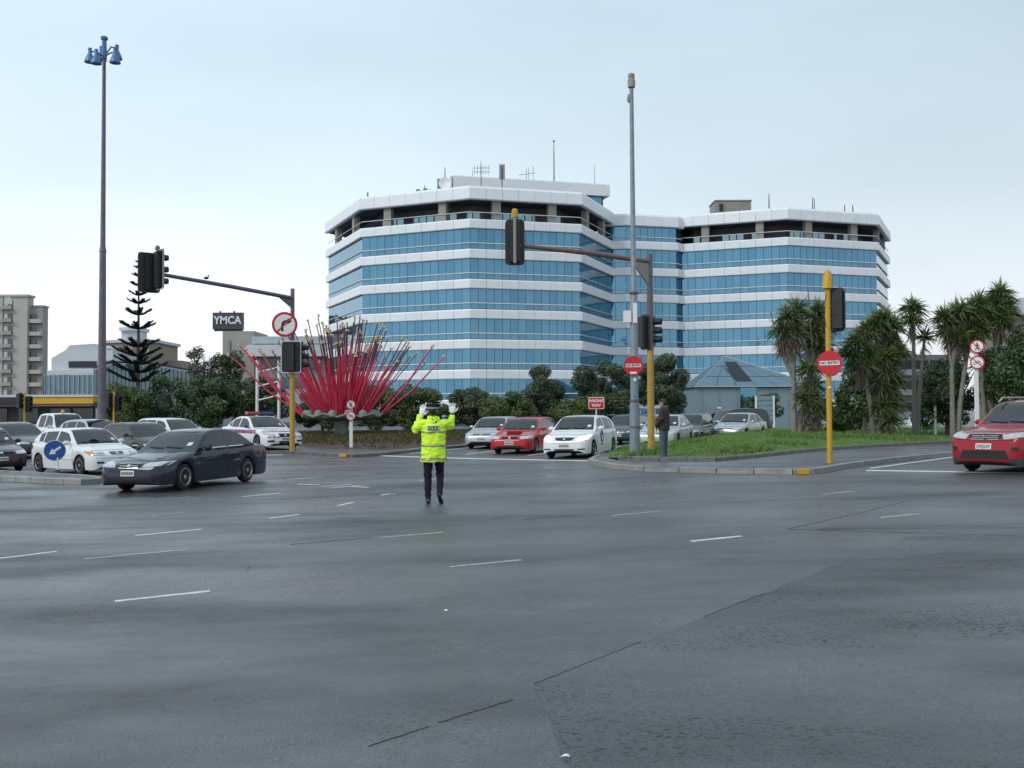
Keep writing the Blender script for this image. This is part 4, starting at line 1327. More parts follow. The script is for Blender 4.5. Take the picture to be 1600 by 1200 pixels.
# white tubular frame standing behind the sculpture
fr = thing('white_frame', 'white steel post frame behind the left side of the sculpture', 'frame', (-14.6, 57.0, bedz(-14.6, 57)))
for dx in (0, 1.25):
    MB().tube([(dx, 0, -.1), (dx, 0, 4.2)], .09, 8).build('post', MATS['white_post'], fr)
for z in (1.9, 2.7, 3.5):
    MB().tube([(0, 0, z), (1.25, 0, z + .3)], .045, 6).build('brace', MATS['white_post'], fr)
# ================================================================== VEHICLES
def pchip(pts):
    """smooth monotone curve through (x, y) control points"""
    X = [p[0] for p in pts]
    Y = [p[1] for p in pts]
    n = len(X)
    h = [X[i + 1] - X[i] for i in range(n - 1)]
    s = [(Y[i + 1] - Y[i]) / h[i] for i in range(n - 1)]
    d = [s[0]] + [0.0] * (n - 2) + [s[-1]]
    for i in range(1, n - 1):
        if s[i - 1] * s[i] > 0:
            w1, w2 = 2 * h[i] + h[i - 1], h[i] + 2 * h[i - 1]
            d[i] = (w1 + w2) / (w1 / s[i - 1] + w2 / s[i])
    def fn(x):
        if x <= X[0]:
            return Y[0]
        if x >= X[-1]:
            return Y[-1]
        i = 0
        while x > X[i + 1]:
            i += 1
        t = (x - X[i]) / h[i]
        a, b = 2 * t ** 3 - 3 * t ** 2 + 1, -2 * t ** 3 + 3 * t ** 2
        return a * Y[i] + (t ** 3 - 2 * t ** 2 + t) * h[i] * d[i] + b * Y[i + 1] + (t ** 3 - t ** 2) * h[i] * d[i + 1]
    return fn

# side shapes, metres from the nose: top = bonnet/waist/boot line, roof = cabin outline, win = side windows (bottom x0,x1, top x0,x1)
SHAPES = {
    'sedan': dict(L=4.8, H=1.42, W=1.78, wb=2.70, fo=0.95, r=0.315,
                  top=[(0, .50), (.03, .585), (.10, .66), (.32, .735), (.8, .83), (1.38, .915), (1.9, .935), (3.6, .965), (4.0, .995), (4.5, .985), (4.68, .95), (4.76, .86), (4.8, .68)],
                  roof=[(1.22, .86), (1.40, .955), (1.75, 1.16), (2.05, 1.32), (2.22, 1.375), (2.6, 1.42), (3.0, 1.415), (3.35, 1.365), (3.75, 1.18), (4.05, 1.0), (4.15, .93)],
                  win=[(1.72, 2.72, 2.12, 2.72), (2.80, 3.50, 2.80, 3.36), (3.55, 3.80, 3.41, 3.50)], ws=(1.36, 2.17), rw=(3.38, 4.0)),
    'hatch': dict(L=4.16, H=1.46, W=1.70, wb=2.58, fo=0.84, r=0.30,
                  top=[(0, .50), (.03, .60), (.10, .68), (.28, .76), (.7, .88), (1.06, .945), (1.6, .965), (3.2, 1.0), (3.8, 1.01), (4.02, .99), (4.12, .86), (4.16, .66)],
                  roof=[(.92, .88), (1.08, .985), (1.45, 1.22), (1.75, 1.39), (1.92, 1.425), (2.3, 1.46), (2.9, 1.45), (3.4, 1.40), (3.72, 1.26), (3.98, 1.04), (4.06, .95)],
                  win=[(1.42, 2.32, 1.82, 2.32), (2.40, 3.16, 2.40, 3.10), (3.21, 3.52, 3.15, 3.28)], ws=(1.04, 1.86), rw=(3.50, 3.95)),
    'wagon': dict(L=4.68, H=1.47, W=1.70, wb=2.65, fo=0.93, r=0.305,
                  top=[(0, .50), (.03, .59), (.10, .665), (.3, .74), (.8, .845), (1.25, .925), (1.8, .945), (4.2, .98), (4.55, .96), (4.64, .82), (4.68, .66)],
                  roof=[(1.10, .87), (1.28, .965), (1.65, 1.20), (1.95, 1.37), (2.12, 1.41), (2.5, 1.45), (3.4, 1.47), (4.0, 1.445), (4.3, 1.36), (4.52, 1.06), (4.60, .95)],
                  win=[(1.62, 2.56, 2.02, 2.56), (2.64, 3.42, 2.64, 3.40), (3.48, 4.26, 3.46, 4.10)], ws=(1.24, 2.07), rw=(4.22, 4.50)),
    'suv': dict(L=4.64, H=1.66, W=1.80, wb=2.67, fo=0.92, r=0.355,
                top=[(0, .60), (.03, .72), (.09, .84), (.25, .93), (.7, 1.01), (1.15, 1.065), (1.7, 1.08), (3.9, 1.13), (4.4, 1.12), (4.58, .98), (4.64, .76)],
                roof=[(1.02, 1.0), (1.2, 1.10), (1.6, 1.37), (1.92, 1.565), (2.1, 1.61), (2.5, 1.65), (3.3, 1.66), (3.9, 1.62), (4.2, 1.5), (4.46, 1.2), (4.54, 1.08)],
                win=[(1.60, 2.50, 2.02, 2.50), (2.58, 3.36, 2.58, 3.32), (3.42, 4.1, 3.38, 3.95)], ws=(1.17, 2.03), rw=(4.1, 4.42)),
    'pickup': dict(L=4.95, H=1.74, W=1.72, wb=2.95, fo=0.86, r=0.345,
                   top=[(0, .62), (.03, .74), (.08, .86), (.25, .94), (.7, 1.0), (1.1, 1.04), (1.6, 1.06), (3.2, 1.07), (3.3, 1.07), (4.85, 1.07), (4.92, .9), (4.95, .6)],
                   roof=[(1.0, .98), (1.16, 1.08), (1.5, 1.40), (1.72, 1.63), (1.88, 1.70), (2.3, 1.74), (2.8, 1.73), (3.1, 1.68), (3.22, 1.45), (3.32, 1.1), (3.36, 1.0)],
                   win=[(1.48, 2.28, 1.78, 2.28), (2.36, 3.0, 2.36, 2.94)], ws=(1.14, 1.83), rw=(3.1, 3.3)),
    'van': dict(L=4.85, H=1.70, W=1.75, wb=2.85, fo=0.90, r=0.32,
                top=[(0, .55), (.03, .66), (.10, .78), (.28, .87), (.7, .97), (1.0, 1.03), (1.6, 1.04), (4.3, 1.06), (4.7, 1.04), (4.81, .9), (4.85, .7)],
                roof=[(.86, .96), (1.02, 1.07), (1.4, 1.34), (1.72, 1.58), (1.9, 1.63), (2.4, 1.69), (3.6, 1.70), (4.3, 1.66), (4.55, 1.5), (4.70, 1.1), (4.76, 1.0)],
                win=[(1.42, 2.32, 1.84, 2.32), (2.40, 3.30, 2.40, 3.28), (3.36, 4.4, 3.36, 4.25)], ws=(1.0, 1.83), rw=(4.48, 4.66)),
}
def paint(name, rgb, metal=0.0, rough=0.3):
    return mat('paint_' + name, rgb, rough, metal=metal, coat=0.6, var=0.04, scale=3, spec=0.15)

WHEELS = {}
def wheel_mesh(r, spokes, kind):
    k = (round(r, 3), spokes, kind)
    if k in WHEELS:
        return WHEELS[k]
    ry = Matrix.Rotation(R(90), 3, 'X')       # lathe axis (z) to car sideways axis (-y .. outboard is -y here)
    w = .19
    t = MB().lathe([(r * .60, -w / 2 + .015), (r * .80, -w / 2), (r * .94, -w / 2 + .015), (r, -w / 2 + .05), (r, w / 2 - .05), (r * .94, w / 2 - .015), (r * .80, w / 2), (r * .60, w / 2 - .015)], 28, (0, 0, 0), 0, ry)
    m1 = t.build('wheel', MATS['tyre'], None, smooth=40)
    rm = MB()
    rm.lathe([(r * .655, w / 2 + .004), (r * .62, w / 2 + .006), (r * .58, w / 2 - .02), (r * .54, w / 2 - .03), (.001, w / 2 - .03)], 28, (0, 0, 0), 0, ry, cap=False)
    rm.lathe([(r * .17, w / 2 - .03), (r * .15, w / 2 + .0), (.001, w / 2 + .004)], 12, (0, 0, 0), 0, ry, cap=False)
    for i in range(spokes):        # dark openings between the spokes
        a0 = 6.283 * (i + .30) / spokes
        a1 = 6.283 * (i + .70) / spokes
        pts = [(rr * math.cos(a), rr * math.sin(a)) for rr, a in ((r * .30, (a0 + a1) / 2 - .06), (r * .30, (a0 + a1) / 2 + .06), (r * .47, a1), (r * .48, (a0 + a1) / 2), (r * .47, a0))]
        rm.add([tuple(ry @ Vector((p[0], p[1], w / 2 - .024))) for p in pts], [(0, 1, 2, 3, 4)], 1)
    m2 = rm.build('rim', [MATS['rim'], MATS['under']], None, smooth=35)
    d = (m1.data, m2.data)
    bpy.data.objects.remove(m1)
    bpy.data.objects.remove(m2)
    WHEELS[k] = d
    return d

def build_car(name, label, shape, pos, heading, pm, group=None, dims=None, front=None, spokes=7, detail=2, lights_on=False, mirror_m=None, tint=None, zbase=None, plate_text=None, lower_trim=None, handles=True):
    S = dict(SHAPES[shape])
    L0, H0 = S['L'], S['H']
    D = dict(L=S['L'], H=S['H'], W=S['W'], wb=S['wb'], fo=S['fo'], r=S['r'], gc=.165)
    D.update(dims or {})
    L, H, W = D['L'], D['H'], D['W']
    sx, sz = L / L0, H / H0
    sc = lambda pts: [(a * sx, b * sz) for a, b in pts]
    top, roof = pchip(sc(S['top'])), pchip(sc(S['roof']))
    rx0, rx1 = S['roof'][0][0] * sx, S['roof'][-1][0] * sx
    Wh = W / 2
    plan = pchip([(0, Wh * .66), (.03, Wh * .76), (.09, Wh * .87), (.20, Wh * .945), (.45, Wh * .985), (1.1, Wh), (L * .6, Wh), (L - .6, Wh * .985), (L - .2, Wh * .94), (L - .07, Wh * .86), (L, Wh * .74)])
    gc = D['gc']
    bot = pchip([(0, gc + .10), (.05, gc + .03), (.2, gc), (L - .4, gc), (L - .1, gc + .10), (L, gc + .20)])
    r = D['r']
    xf, xr = D['fo'], D['fo'] + D['wb']
    ar = r * 1.16
    st = [0, .015, .03, .06, .10, .15, .20, .28, .36] + list(np.linspace(.5, L - .5, 26)) + [L - .36, L - .28, L - .2, L - .12, L - .07, L - .03, L]
    for xc in (xf, xr):
        st = [q for q in st if abs(q - xc) > ar * 1.04 or q < .06 or q > L - .06]
        st += [xc + ar * k for k in (-1.03, -1.0, -.985, -.94, -.86, -.74, -.58, -.4, -.2, 0, .2, .4, .58, .74, .86, .94, .985, 1.0, 1.03)]
    st = sorted(set(round(max(0, min(L, q)), 4) for q in st))
    def arch(x):
        z = 0.0
        for xc in (xf, xr):
            if abs(x - xc) < ar:
                z = max(z, r + math.sqrt(ar * ar - (x - xc) ** 2) * .98)
        return z
    def section(x):
        w, zt, zb = plan(x), top(x), bot(x)
        crown_ = .035 * min(1, x / .3) * min(1, (L - x) / .3) + .012
        zs = zt - crown_ - .03
        za = max(zb, min(arch(x), zs - .05))
        half = [(0, zb + .02), (max(.1, w - .27), max(zb + .01, za - .01)), (w * .968, za), (w * .995, za + (zs - za) * .30), (w, za + (zs - za) * .58), (w * .988, za + (zs - za) * .82), (w * .962, zs - .004), (w * .915, zs + (zt - zs) * .45), (w * .55, zt - .012), (0, zt)]
        X = L / 2 - x
        return [(X, y, z) for y, z in half] + [(X, -y, z) for y, z in reversed(half[1:-1])]
    body = MB()
    rings = [section(x) for x in st]
    n = len(rings[0])
    vs_ = [p for q in rings for p in q]
    for i in range(len(st) - 1):
        for k in range(n):
            a, b = i * n + k, i * n + (k + 1) % n
            mi = 1 if k in (0, 1, n - 1, n - 2) else 0
            if 7 <= k <= 10 and rx0 + .12 < (st[i] + st[i + 1]) / 2 < rx1 - .10:
                mi = 3
            if lower_trim and k in (2, n - 3):
                mi = 2
            body.f.append((a, a + n, b + n, b)) if False else body.f.append((a, b, b + n, a + n))
            body.mi.append(mi)
    body.v += vs_
    body.f += [tuple(reversed(range(n))), tuple((len(st) - 1) * n + k for k in range(n))]
    body.mi += [0, 0]
    # cabin
    def side_y(x, z):
        w = plan(x)
        zs = top(x) - .05
        t = max(0, min(1.1, (z - zs) / max(.2, H - zs)))
        return w * .945 - (w * .945 - Wh * D.get('roofw', .70)) * (t ** 1.25)
    cs = [rx0 + (rx1 - rx0) * i / 34 for i in range(35)]
    keys = [q * sx for w_ in S['win'] for q in w_[:2]] + [q * sx for q in (*S['ws'], *S['rw'])]
    cs = sorted([q for q in cs if all(abs(q - k) > .03 for k in keys)] + keys)
    o = len(body.v)
    m_ = 0
    for x in cs:
        zr, zs = roof(x), top(x) - .09
        zr = max(zr, zs + .02)
        ze = zr - .045 * min(1, (zr - zs) / .3)
        z1_ = min(zs + .105, ze)
        z4_ = max(z1_, ze - .05)
        half = []
        for q in (zs, z1_, z1_ + (z4_ - z1_) * .4, z1_ + (z4_ - z1_) * .75, z4_, ze):
            half.append((side_y(x, q), q))
        ye = half[-1][0]
        half += [(ye - .028, ze + (zr - ze) * .55), (ye * .91, zr - .012), (ye * .5, zr), (0, zr + .006)]
        m_ = len(half)
        fb = 1 - min(1, max(0, (x - rx0) / (1.0 * sx)))
        rb_ = 1 - min(1, max(0, (rx1 - x) / (.8 * sx)))
        full = half + [(-y, q) for y, q in reversed(half[:-1])]
        for y, q in full:
            bow = (y / Wh) ** 2
            body.v.append((L / 2 - x - .16 * fb * bow + .10 * rb_ * bow, y, q))
    k2 = 2 * m_ - 1
    panes = {}
    for i in range(len(cs) - 1):
        xm_ = (cs[i] + cs[i + 1]) / 2 / sx
        for k in range(k2 - 1):
            a = o + i * k2 + k
            fc = (a, a + 1, a + 1 + k2, a + k2)
            kk = min(k, k2 - 2 - k)
            key = None
            if kk in (7, 8) and S['ws'][0] < xm_ < S['ws'][1]:
                key = ('windscreen', 0)
            elif kk in (7, 8) and S['rw'][0] < xm_ < S['rw'][1]:
                key = ('rear_window', 0)
            elif kk in (1, 2, 3):
                for wi, w_ in enumerate(S['win']):
                    if w_[0] < xm_ < w_[1]:
                        key = ('side_window', wi + (10 if k < m_ else 20))
            if key:
                panes.setdefault(key, []).append(fc)
            else:
                body.f.append(fc)
                body.mi.append(0 if kk > 0 else 0)
    for i in (0, len(cs) - 1):
        body.f.append(tuple(o + i * k2 + k for k in range(k2)))
        body.mi.append(0)
    gzp = gz(*pos) if zbase is None else zbase
    t = thing(name, label, 'car' if shape not in ('pickup', 'van') else ('pickup' if shape == 'pickup' else 'van'), (pos[0], pos[1], gzp), R(heading), group)
    # follow the cross-fall of the road
    fx, fy = math.cos(R(heading)), math.sin(R(heading))
    pit = math.atan2(gz(pos[0] + fx, pos[1] + fy) - gz(pos[0] - fx, pos[1] - fy), 2.0) if zbase is None else 0
    rol = math.atan2(gz(pos[0] - fy, pos[1] + fx) - gz(pos[0] + fy, pos[1] - fx), 2.0) if zbase is None else 0
    t.rotation_euler = (Matrix.Rotation(R(heading), 4, 'Z') @ Matrix.Rotation(-pit, 4, 'Y') @ Matrix.Rotation(rol, 4, 'X')).to_euler()
    bo = body.build('body', [pm, MATS['under'], lower_trim or pm, MATS['interior']], t, smooth=38)
    bv = BVHTree.FromPolygons([Vector(p) for p in body.v], body.f + [f_ for q in panes.values() for f_ in q])
    def patch(pname, lo, hi, axis, m, off=.006, nu=10, nv=4, parent=t, back=.02, mi_=None):
        """panel following the body: ruled between two 2-D outlines, dropped on the shell along axis"""
        def at(pl, u):
            if len(pl) == 1:
                return pl[0]
            q = u * (len(pl) - 1)
            i = min(len(pl) - 2, int(q))
            w = q - i
            return (pl[i][0] + (pl[i + 1][0] - pl[i][0]) * w, pl[i][1] + (pl[i + 1][1] - pl[i][1]) * w)
        P = []
        dirv = {'front': Vector((-1, 0, 0)), 'rear': Vector((1, 0, 0)), 'left': Vector((0, -1, 0)), 'right': Vector((0, 1, 0)), 'top': Vector((0, 0, -1))}[axis]
        last = None
        for j in range(nv + 1):
            for i in range(nu + 1):
                a, b = at(lo, i / nu), at(hi, i / nu)
                c = (a[0] + (b[0] - a[0]) * j / nv, a[1] + (b[1] - a[1]) * j / nv)
                o_ = {'front': Vector((9, c[0], c[1])), 'rear': Vector((-9, c[0], c[1])), 'left': Vector((c[0], 9, c[1])), 'right': Vector((c[0], -9, c[1])), 'top': Vector((c[0], c[1], 9))}[axis]
                h, nn, _, _ = bv.ray_cast(o_, dirv)
                if h is None:
                    h, nn = (last if last else (o_ + dirv * 8, -dirv))
                if nn.dot(dirv) > 0:
                    nn = -nn
                last = (h, nn)
                P.append((h + nn * off, h - nn * back + dirv * .0))
        nn_ = (nu + 1) * (nv + 1)
        mb = MB()
        mb.v = [tuple(p[0]) for p in P] + [tuple(p[1]) for p in P]
        for j in range(nv):
            for i in range(nu):
                a = j * (nu + 1) + i
                mb.f.append((a, a + 1, a + nu + 2, a + nu + 1))
        edge = [i for i in range(nu + 1)] + [j * (nu + 1) + nu for j in range(1, nv + 1)] + [nv * (nu + 1) + i for i in range(nu - 1, -1, -1)] + [j * (nu + 1) for j in range(nv - 1, 0, -1)]
        for a, b in zip(edge, edge[1:] + edge[:1]):
            mb.f.append((a, a + nn_, b + nn_, b))
        mb.mi = [0] * len(mb.f)
        ob_ = mb.build(pname, m, parent, smooth=40)
        bm = bmesh.new()
        bm.from_mesh(ob_.data)
        bmesh.ops.recalc_face_normals(bm, faces=bm.faces[:])
        bm.to_mesh(ob_.data)
        bm.free()
        return ob_
    t_patch = patch
    gl = tint or MATS['car_glass']
    zb_mid = top(L / 2) - .3
    for key, fcs in panes.items():
        ids = sorted({i for f_ in fcs for i in f_})
        mp = {i: k for k, i in enumerate(ids)}
        g = MB()
        g.add([body.v[i] for i in ids], [tuple(mp[i] for i in f_) for f_ in fcs])
        cen = Vector((0, 0, zb_mid))
        fl = []
        for f_ in g.f:
            a_, b_, c_ = (Vector(g.v[i]) for i in f_[:3])
            nn_ = (b_ - a_).cross(c_ - a_)
            if nn_.length < 1e-9:
                nn_ = (Vector(g.v[f_[2]]) - a_).cross(Vector(g.v[f_[3]]) - a_)
            fl.append(f_ if nn_.dot((a_ + c_) / 2 - cen) > 0 else tuple(reversed(f_)))
        g.f = fl
        po_ = g.build(key[0], gl, t, smooth=60)
        if key[0] == 'windscreen' and detail > 1:
            z0 = roof(S['ws'][0] * sx)
            for y_ in (-.08, .44):
                patch('wiper', [(y_ - .45, z0 + .055), (y_, z0 + .03)], [(y_ - .45, z0 + .072), (y_, z0 + .05)], 'front', MATS['trim'], .014, 6, 1, parent=po_)
    # cabin: seats, dash and wheel seen through the glass
    zb0 = top(S['win'][0][1] * sx)
    xs1 = L / 2 - (S['win'][0][1] - .05) * sx
    hh_ = H - zb0
    for y_ in (-.36, .36):
        MB().box((xs1, y_ * Wh / .88, zb0 + .0), (.16, .44, hh_ * .50)).box((xs1 - .03, y_ * Wh / .88, zb0 + hh_ * .44), (.10, .24, .17)).build('seat', MATS['seat_cloth'], t)
    xs2 = L / 2 - (S['win'][1][1] + .02) * sx
    MB().box((xs2, 0, zb0 + .0), (.16, 1.15 * Wh / .88, hh_ * .44)).box((xs2 - .02, .34, zb0 + hh_ * .33), (.10, .24, .14)).box((xs2 - .02, -.34, zb0 + hh_ * .33), (.10, .24, .14)).build('rear_seat', MATS['seat_cloth'], t)
    xd = L / 2 - (S['ws'][0] + .42) * sx
    MB().box((xd, 0, top((S['ws'][0] + .42) * sx) - .02), (.30, 1.2 * Wh / .88, .10)).build('dashboard', MATS['interior'], t)
    sw_ = MB()
    ring_plate(sw_, circle(.185, 18), circle(.16, 18), Matrix.Translation((xd - .30, -.36 * Wh / .88, zb0 + .04)) @ Matrix.Rotation(R(90), 4, 'Z') @ Matrix.Rotation(R(-22), 4, 'X'), .025)
    sw_.build('steering_wheel', MATS['interior'], t)
    for sd, ax_ in ((1, 'left'), (-1, 'right')):
        if detail > 1:
            for (b0, b1, _, _) in S['win'][:2]:
                lo = [(L / 2 - (b0 + (b1 - b0) * i / 6) * sx, top((b0 + (b1 - b0) * i / 6) * sx) + .002) for i in range(7)]
                patch('window_trim', lo, [(p[0], p[1] + .022) for p in lo], ax_, MATS['chrome'] if D.get('chrome_trim') else MATS['trim'], .008, 8, 1)
        if detail > 1:
            xs_ = [S['win'][0][0] - .18, S['win'][0][1] + .04] + ([S['win'][1][1] + .02] if len(S['win']) > 1 else [])
            for x in xs_:
                x *= sx
                zb_ = max(gc + .12, arch(x) + .03)
                patch('door_seam', [(L / 2 - x - .006, zb_), (L / 2 - x + .006, zb_)], [(L / 2 - x - .006, top(x) - .06), (L / 2 - x + .006, top(x) - .06)], ax_, MATS['under'], .0025, 1, 8)
            for x in [S['win'][0][1] - .12] + ([S['win'][1][1] - .10] if len(S['win']) > 1 else []):
                x *= sx
                patch('door_handle', [(L / 2 - x - .09, top(x) - .185), (L / 2 - x + .09, top(x) - .185)], [(L / 2 - x - .085, top(x) - .155), (L / 2 - x + .085, top(x) - .155)], ax_, mirror_m or pm, .022, 4, 1)
            x0, x1 = xf + ar + .05, xr - ar - .05
            zm = gc + .30
            patch('side_moulding', [(L / 2 - x0, zm), (L / 2 - x1, zm)], [(L / 2 - x0, zm + .05), (L / 2 - x1, zm + .05)], ax_, pm, .014, 8, 1)
        # mirror
        xm = S['win'][0][0] * sx + .02
        ym = side_y(xm, top(xm)) * sd
        mm = MB().ball((L / 2 - xm, ym + sd * .13, top(xm) + .045), (.055, .115, .075), 8).box((L / 2 - xm + .01, ym + sd * .03, top(xm) + .0), (.05, .14, .035))
        mm.build('mirror', mirror_m or pm, t, smooth=50)
        # wheels
        tm, rm = wheel_mesh(r, spokes, 0)
        for xc in (xf, xr):
            wo = link('wheel', tm, t)
            wo.location = (L / 2 - xc, sd * (plan(xc) - .115), r - .004)
            wo.rotation_euler = (0, 0, R(180) if sd > 0 else 0)
            link('rim', rm, wo)
    # nose
    F = dict(head=[(.40, .585), (.84, .605)], head_t=[(.40, .655), (.86, .70)], grille=[(-.34, .575), (.34, .575)], grille_t=[(-.37, .665), (.37, .665)], plate=.46, intake=[(-.45, .235), (.45, .235)], intake_t=[(-.42, .33), (.42, .33)], fog=None, chrome=True, bars=2)
    F.update(front or {})
    for s in (-1, 1):
        hl = patch('headlight', [(p[0] * s, p[1]) for p in F['head']], [(p[0] * s, p[1]) for p in F['head_t']], 'front', MATS['lamp_on'] if lights_on else MATS['lamp_clear'], .010, 8, 4)
        if detail > 1 and not lights_on:
            for q in (.32, .66):
                lo, hi = F['head'], F['head_t']
                ya, za = lo[0][0] + (lo[-1][0] - lo[0][0]) * q, (lo[0][1] + hi[0][1] + lo[-1][1] + hi[-1][1]) / 4
                g = .035
                patch('reflector', [((ya - g) * s, za - g), ((ya + g) * s, za - g)], [((ya - g) * s, za + g), ((ya + g) * s, za + g)], 'front', MATS['reflector'], .013, 3, 2, parent=hl)
        if F.get('amber'):
            patch('indicator', [(p[0] * s, p[1]) for p in F['amber'][0]], [(p[0] * s, p[1]) for p in F['amber'][1]], 'front', MATS['lamp_amber'], .011, 4, 2)
        if F['fog']:
            a, b, c_, d_ = F['fog']
            patch('fog_recess', [(a * s, c_), (b * s, c_)], [(a * s, d_), (b * s, d_)], 'front', MATS['trim'], .006, 4, 2)
        # tail lamps
        patch('tail_light', [(s * Wh * .58, top(L - .25) - .26), (s * Wh * .90, top(L - .25) - .26)], [(s * Wh * .55, top(L - .25) - .09), (s * Wh * .86, top(L - .25) - .09)], 'rear', MATS['lamp_red'], .010, 4, 3)
        sx_ = 'left' if s > 0 else 'right'
        patch('tail_light', [(-L / 2 + .10, top(L - .25) - .24), (-L / 2 + .30, top(L - .25) - .22)], [(-L / 2 + .10, top(L - .25) - .10), (-L / 2 + .26, top(L - .25) - .10)], sx_, MATS['lamp_red'], .008, 4, 2)
    if F['grille']:
        g = patch('grille', F['grille'], F['grille_t'], 'front', MATS['trim'], .008, 12, 3)
        if F['chrome']:
            lo, hi = F['grille'], F['grille_t']
            for e in (lo, hi):
                patch('grille_rim', [(p[0] * 1.03, p[1] - .006) for p in e], [(p[0] * 1.03, p[1] + .006) for p in e], 'front', MATS['chrome'], .016, 12, 1, parent=g)
        for i in range(F['bars']):
            q = (i + 1) / (F['bars'] + 1)
            zz = F['grille'][0][1] + (F['grille_t'][0][1] - F['grille'][0][1]) * q
            x_ = abs(F['grille'][0][0]) * .95
            patch('grille_bar', [(-x_, zz - .006), (x_, zz - .006)], [(-x_, zz + .006), (x_, zz + .006)], 'front', MATS['rim'] if F['chrome'] else MATS['under'], .014, 10, 1, parent=g)
        zc = (F['grille'][0][1] + F['grille_t'][0][1]) / 2
        if F.get('badge', True):
            patch('badge', [(-.05, zc - .028), (.05, zc - .028)], [(-.035, zc + .028), (.035, zc + .028)], 'front', MATS['chrome'], .020, 4, 2, parent=g)
    if F['intake']:
        patch('air_intake', F['intake'], F['intake_t'], 'front', MATS['trim'], .006, 12, 2)
    zp = F['plate']
    px_ = F.get('plate_y', 0)
    pl = patch('number_plate', [(px_ - .18, zp - .062), (px_ + .18, zp - .062)], [(px_ - .18, zp + .062), (px_ + .18, zp + .062)], 'front', MATS['plate'], .018, 4, 2)
    xp = max(q[0] for q in [tuple(v_.co) for v_ in pl.data.vertices])
    if plate_text:
        text_mesh('plate_lettering', plate_text, .105, MATS['ink'], pl, Matrix.Translation((xp + .004, px_, zp)) @ Matrix.Rotation(R(90), 4, 'Z'), .001, xs=.95)
    else:
        mk = MB()
        for i in range(6):
            mk.box((xp + .004, px_ - .135 + i * .054, zp), (.003, .03, .07))
        mk.build('plate_marks', MATS['ink'], pl)
    if detail > 1:
        patch('bonnet_seam', [(-Wh * .78, F['head_t'][-1][1] + .01), (Wh * .78, F['head_t'][-1][1] + .01)], [(-Wh * .78, F['head_t'][-1][1] + .018), (Wh * .78, F['head_t'][-1][1] + .018)], 'front', MATS['under'], .002, 12, 1)
        zb_ = F['plate'] + .075 if not F.get('bumper') else F['bumper']
        patch('bumper_seam', [(-Wh * .93, zb_), (Wh * .93, zb_)], [(-Wh * .93, zb_ + .008), (Wh * .93, zb_ + .008)], 'front', MATS['under'], .002, 16, 1)
        # dashboard sticker as in the photograph's windscreens
        ws0 = roof(S['ws'][0] * sx) + .09
        patch('licence_label', [(.48, ws0), (.60, ws0)], [(.48, ws0 + .07), (.60, ws0 + .07)], 'front', MATS['plate'], .009, 2, 2)
    t['_'] = 0
    del t['_']
    return t, patch, dict(L=L, H=H, W=W, top=top, roof=roof, side_y=side_y, sx=sx, Wh=Wh)

mat('lamp_on', (0.9, 0.9, 0.88), 0.2, emit=((1.0, 0.93, 0.90), 1.3))
mat('reflector', (0.75, 0.76, 0.78), 0.08, metal=1.0)
mat('rubber_grey', (0.035, 0.037, 0.04), 0.6)

def axle(pos, heading, shape, dims=None):
    """car centre from the place of its front axle"""
    d = dict(SHAPES[shape])
    d.update(dims or {})
    o = d['L'] / 2 - d['fo']
    return (pos[0] - math.cos(R(heading)) * o, pos[1] - math.sin(R(heading)) * o)

dark_blue = paint('slate', (0.020, 0.025, 0.040), .25, .20)
white = paint('white', (0.70, 0.71, 0.72))
silver = paint('silver', (0.45, 0.47, 0.49), .55, .34)
red = paint('red', (0.42, 0.014, 0.020))
crimson = paint('crimson', (0.30, 0.008, 0.016), .0, .30)
maroon = paint('maroon', (0.045, 0.022, 0.026), .3, .26)
brown = paint('bronze', (0.055, 0.050, 0.045), .4, .36)
dgreen = paint('green', (0.020, 0.045, 0.042), .2, .35)
charcoal = paint('charcoal', (0.05, 0.052, 0.056), .4, .35)

QUEUE = 'cars waiting in the left-hand queue'
ONC = 'cars coming forward from the middle road'
# dark sedan turning across the junction
build_car('sedan', 'dark slate sedan turning across the wet junction at left', 'sedan', axle((-8.53, 23.75), -107, 'sedan'), -107, dark_blue,
          dims=dict(chrome_trim=True), front=dict(head=[(.36, .585), (.60, .590), (.845, .625)], head_t=[(.40, .665), (.62, .695), (.86, .715)], grille=[(-.25, .575), (0, .565), (.25, .575)], grille_t=[(-.29, .665), (0, .675), (.29, .665)], plate=.455, intake=[(-.5, .235), (.5, .235)], intake_t=[(-.46, .33), (.46, .33)], bars=1), mirror_m=MATS['trim'])
# white hatchback by the keep-left sign
build_car('hatchback', 'white three-door hatchback waiting behind the round blue sign', 'hatch', axle((-12.85, 31.45), -38, 'hatch'), -38, white, QUEUE,
          dims=dict(L=4.07, H=1.43), front=dict(head=[(.42, .60), (.80, .62)], head_t=[(.42, .70), (.83, .74)], grille=[(-.20, .62), (.20, .62)], grille_t=[(-.22, .70), (.22, .70)], amber=([(.68, .61), (.80, .625)], [(.70, .72), (.82, .735)]), plate=.44, intake=[(-.35, .25), (.35, .25)], intake_t=[(-.35, .33), (.35, .33)], fog=(.48, .68, .36, .42), bars=1))
build_car('sedan', 'dark maroon sedan cut off by the left edge with clear headlights', 'sedan', axle((-17.1, 32.9), -48, 'sedan', dict(L=4.5)), -48, maroon, QUEUE, dims=dict(L=4.5, W=1.7, fo=.9, wb=2.6),
          front=dict(head=[(.44, .60), (.80, .61)], head_t=[(.44, .69), (.81, .71)], grille=[(-.36, .61), (.36, .61)], grille_t=[(-.38, .68), (.38, .68)], plate=.46, chrome=False))
build_car('hatchback', 'dark bronze hatchback half hidden between the white hatchback and the dark sedan', 'hatch', axle((-13.4, 37.6), -42, 'hatch'), -42, brown, QUEUE, detail=1)
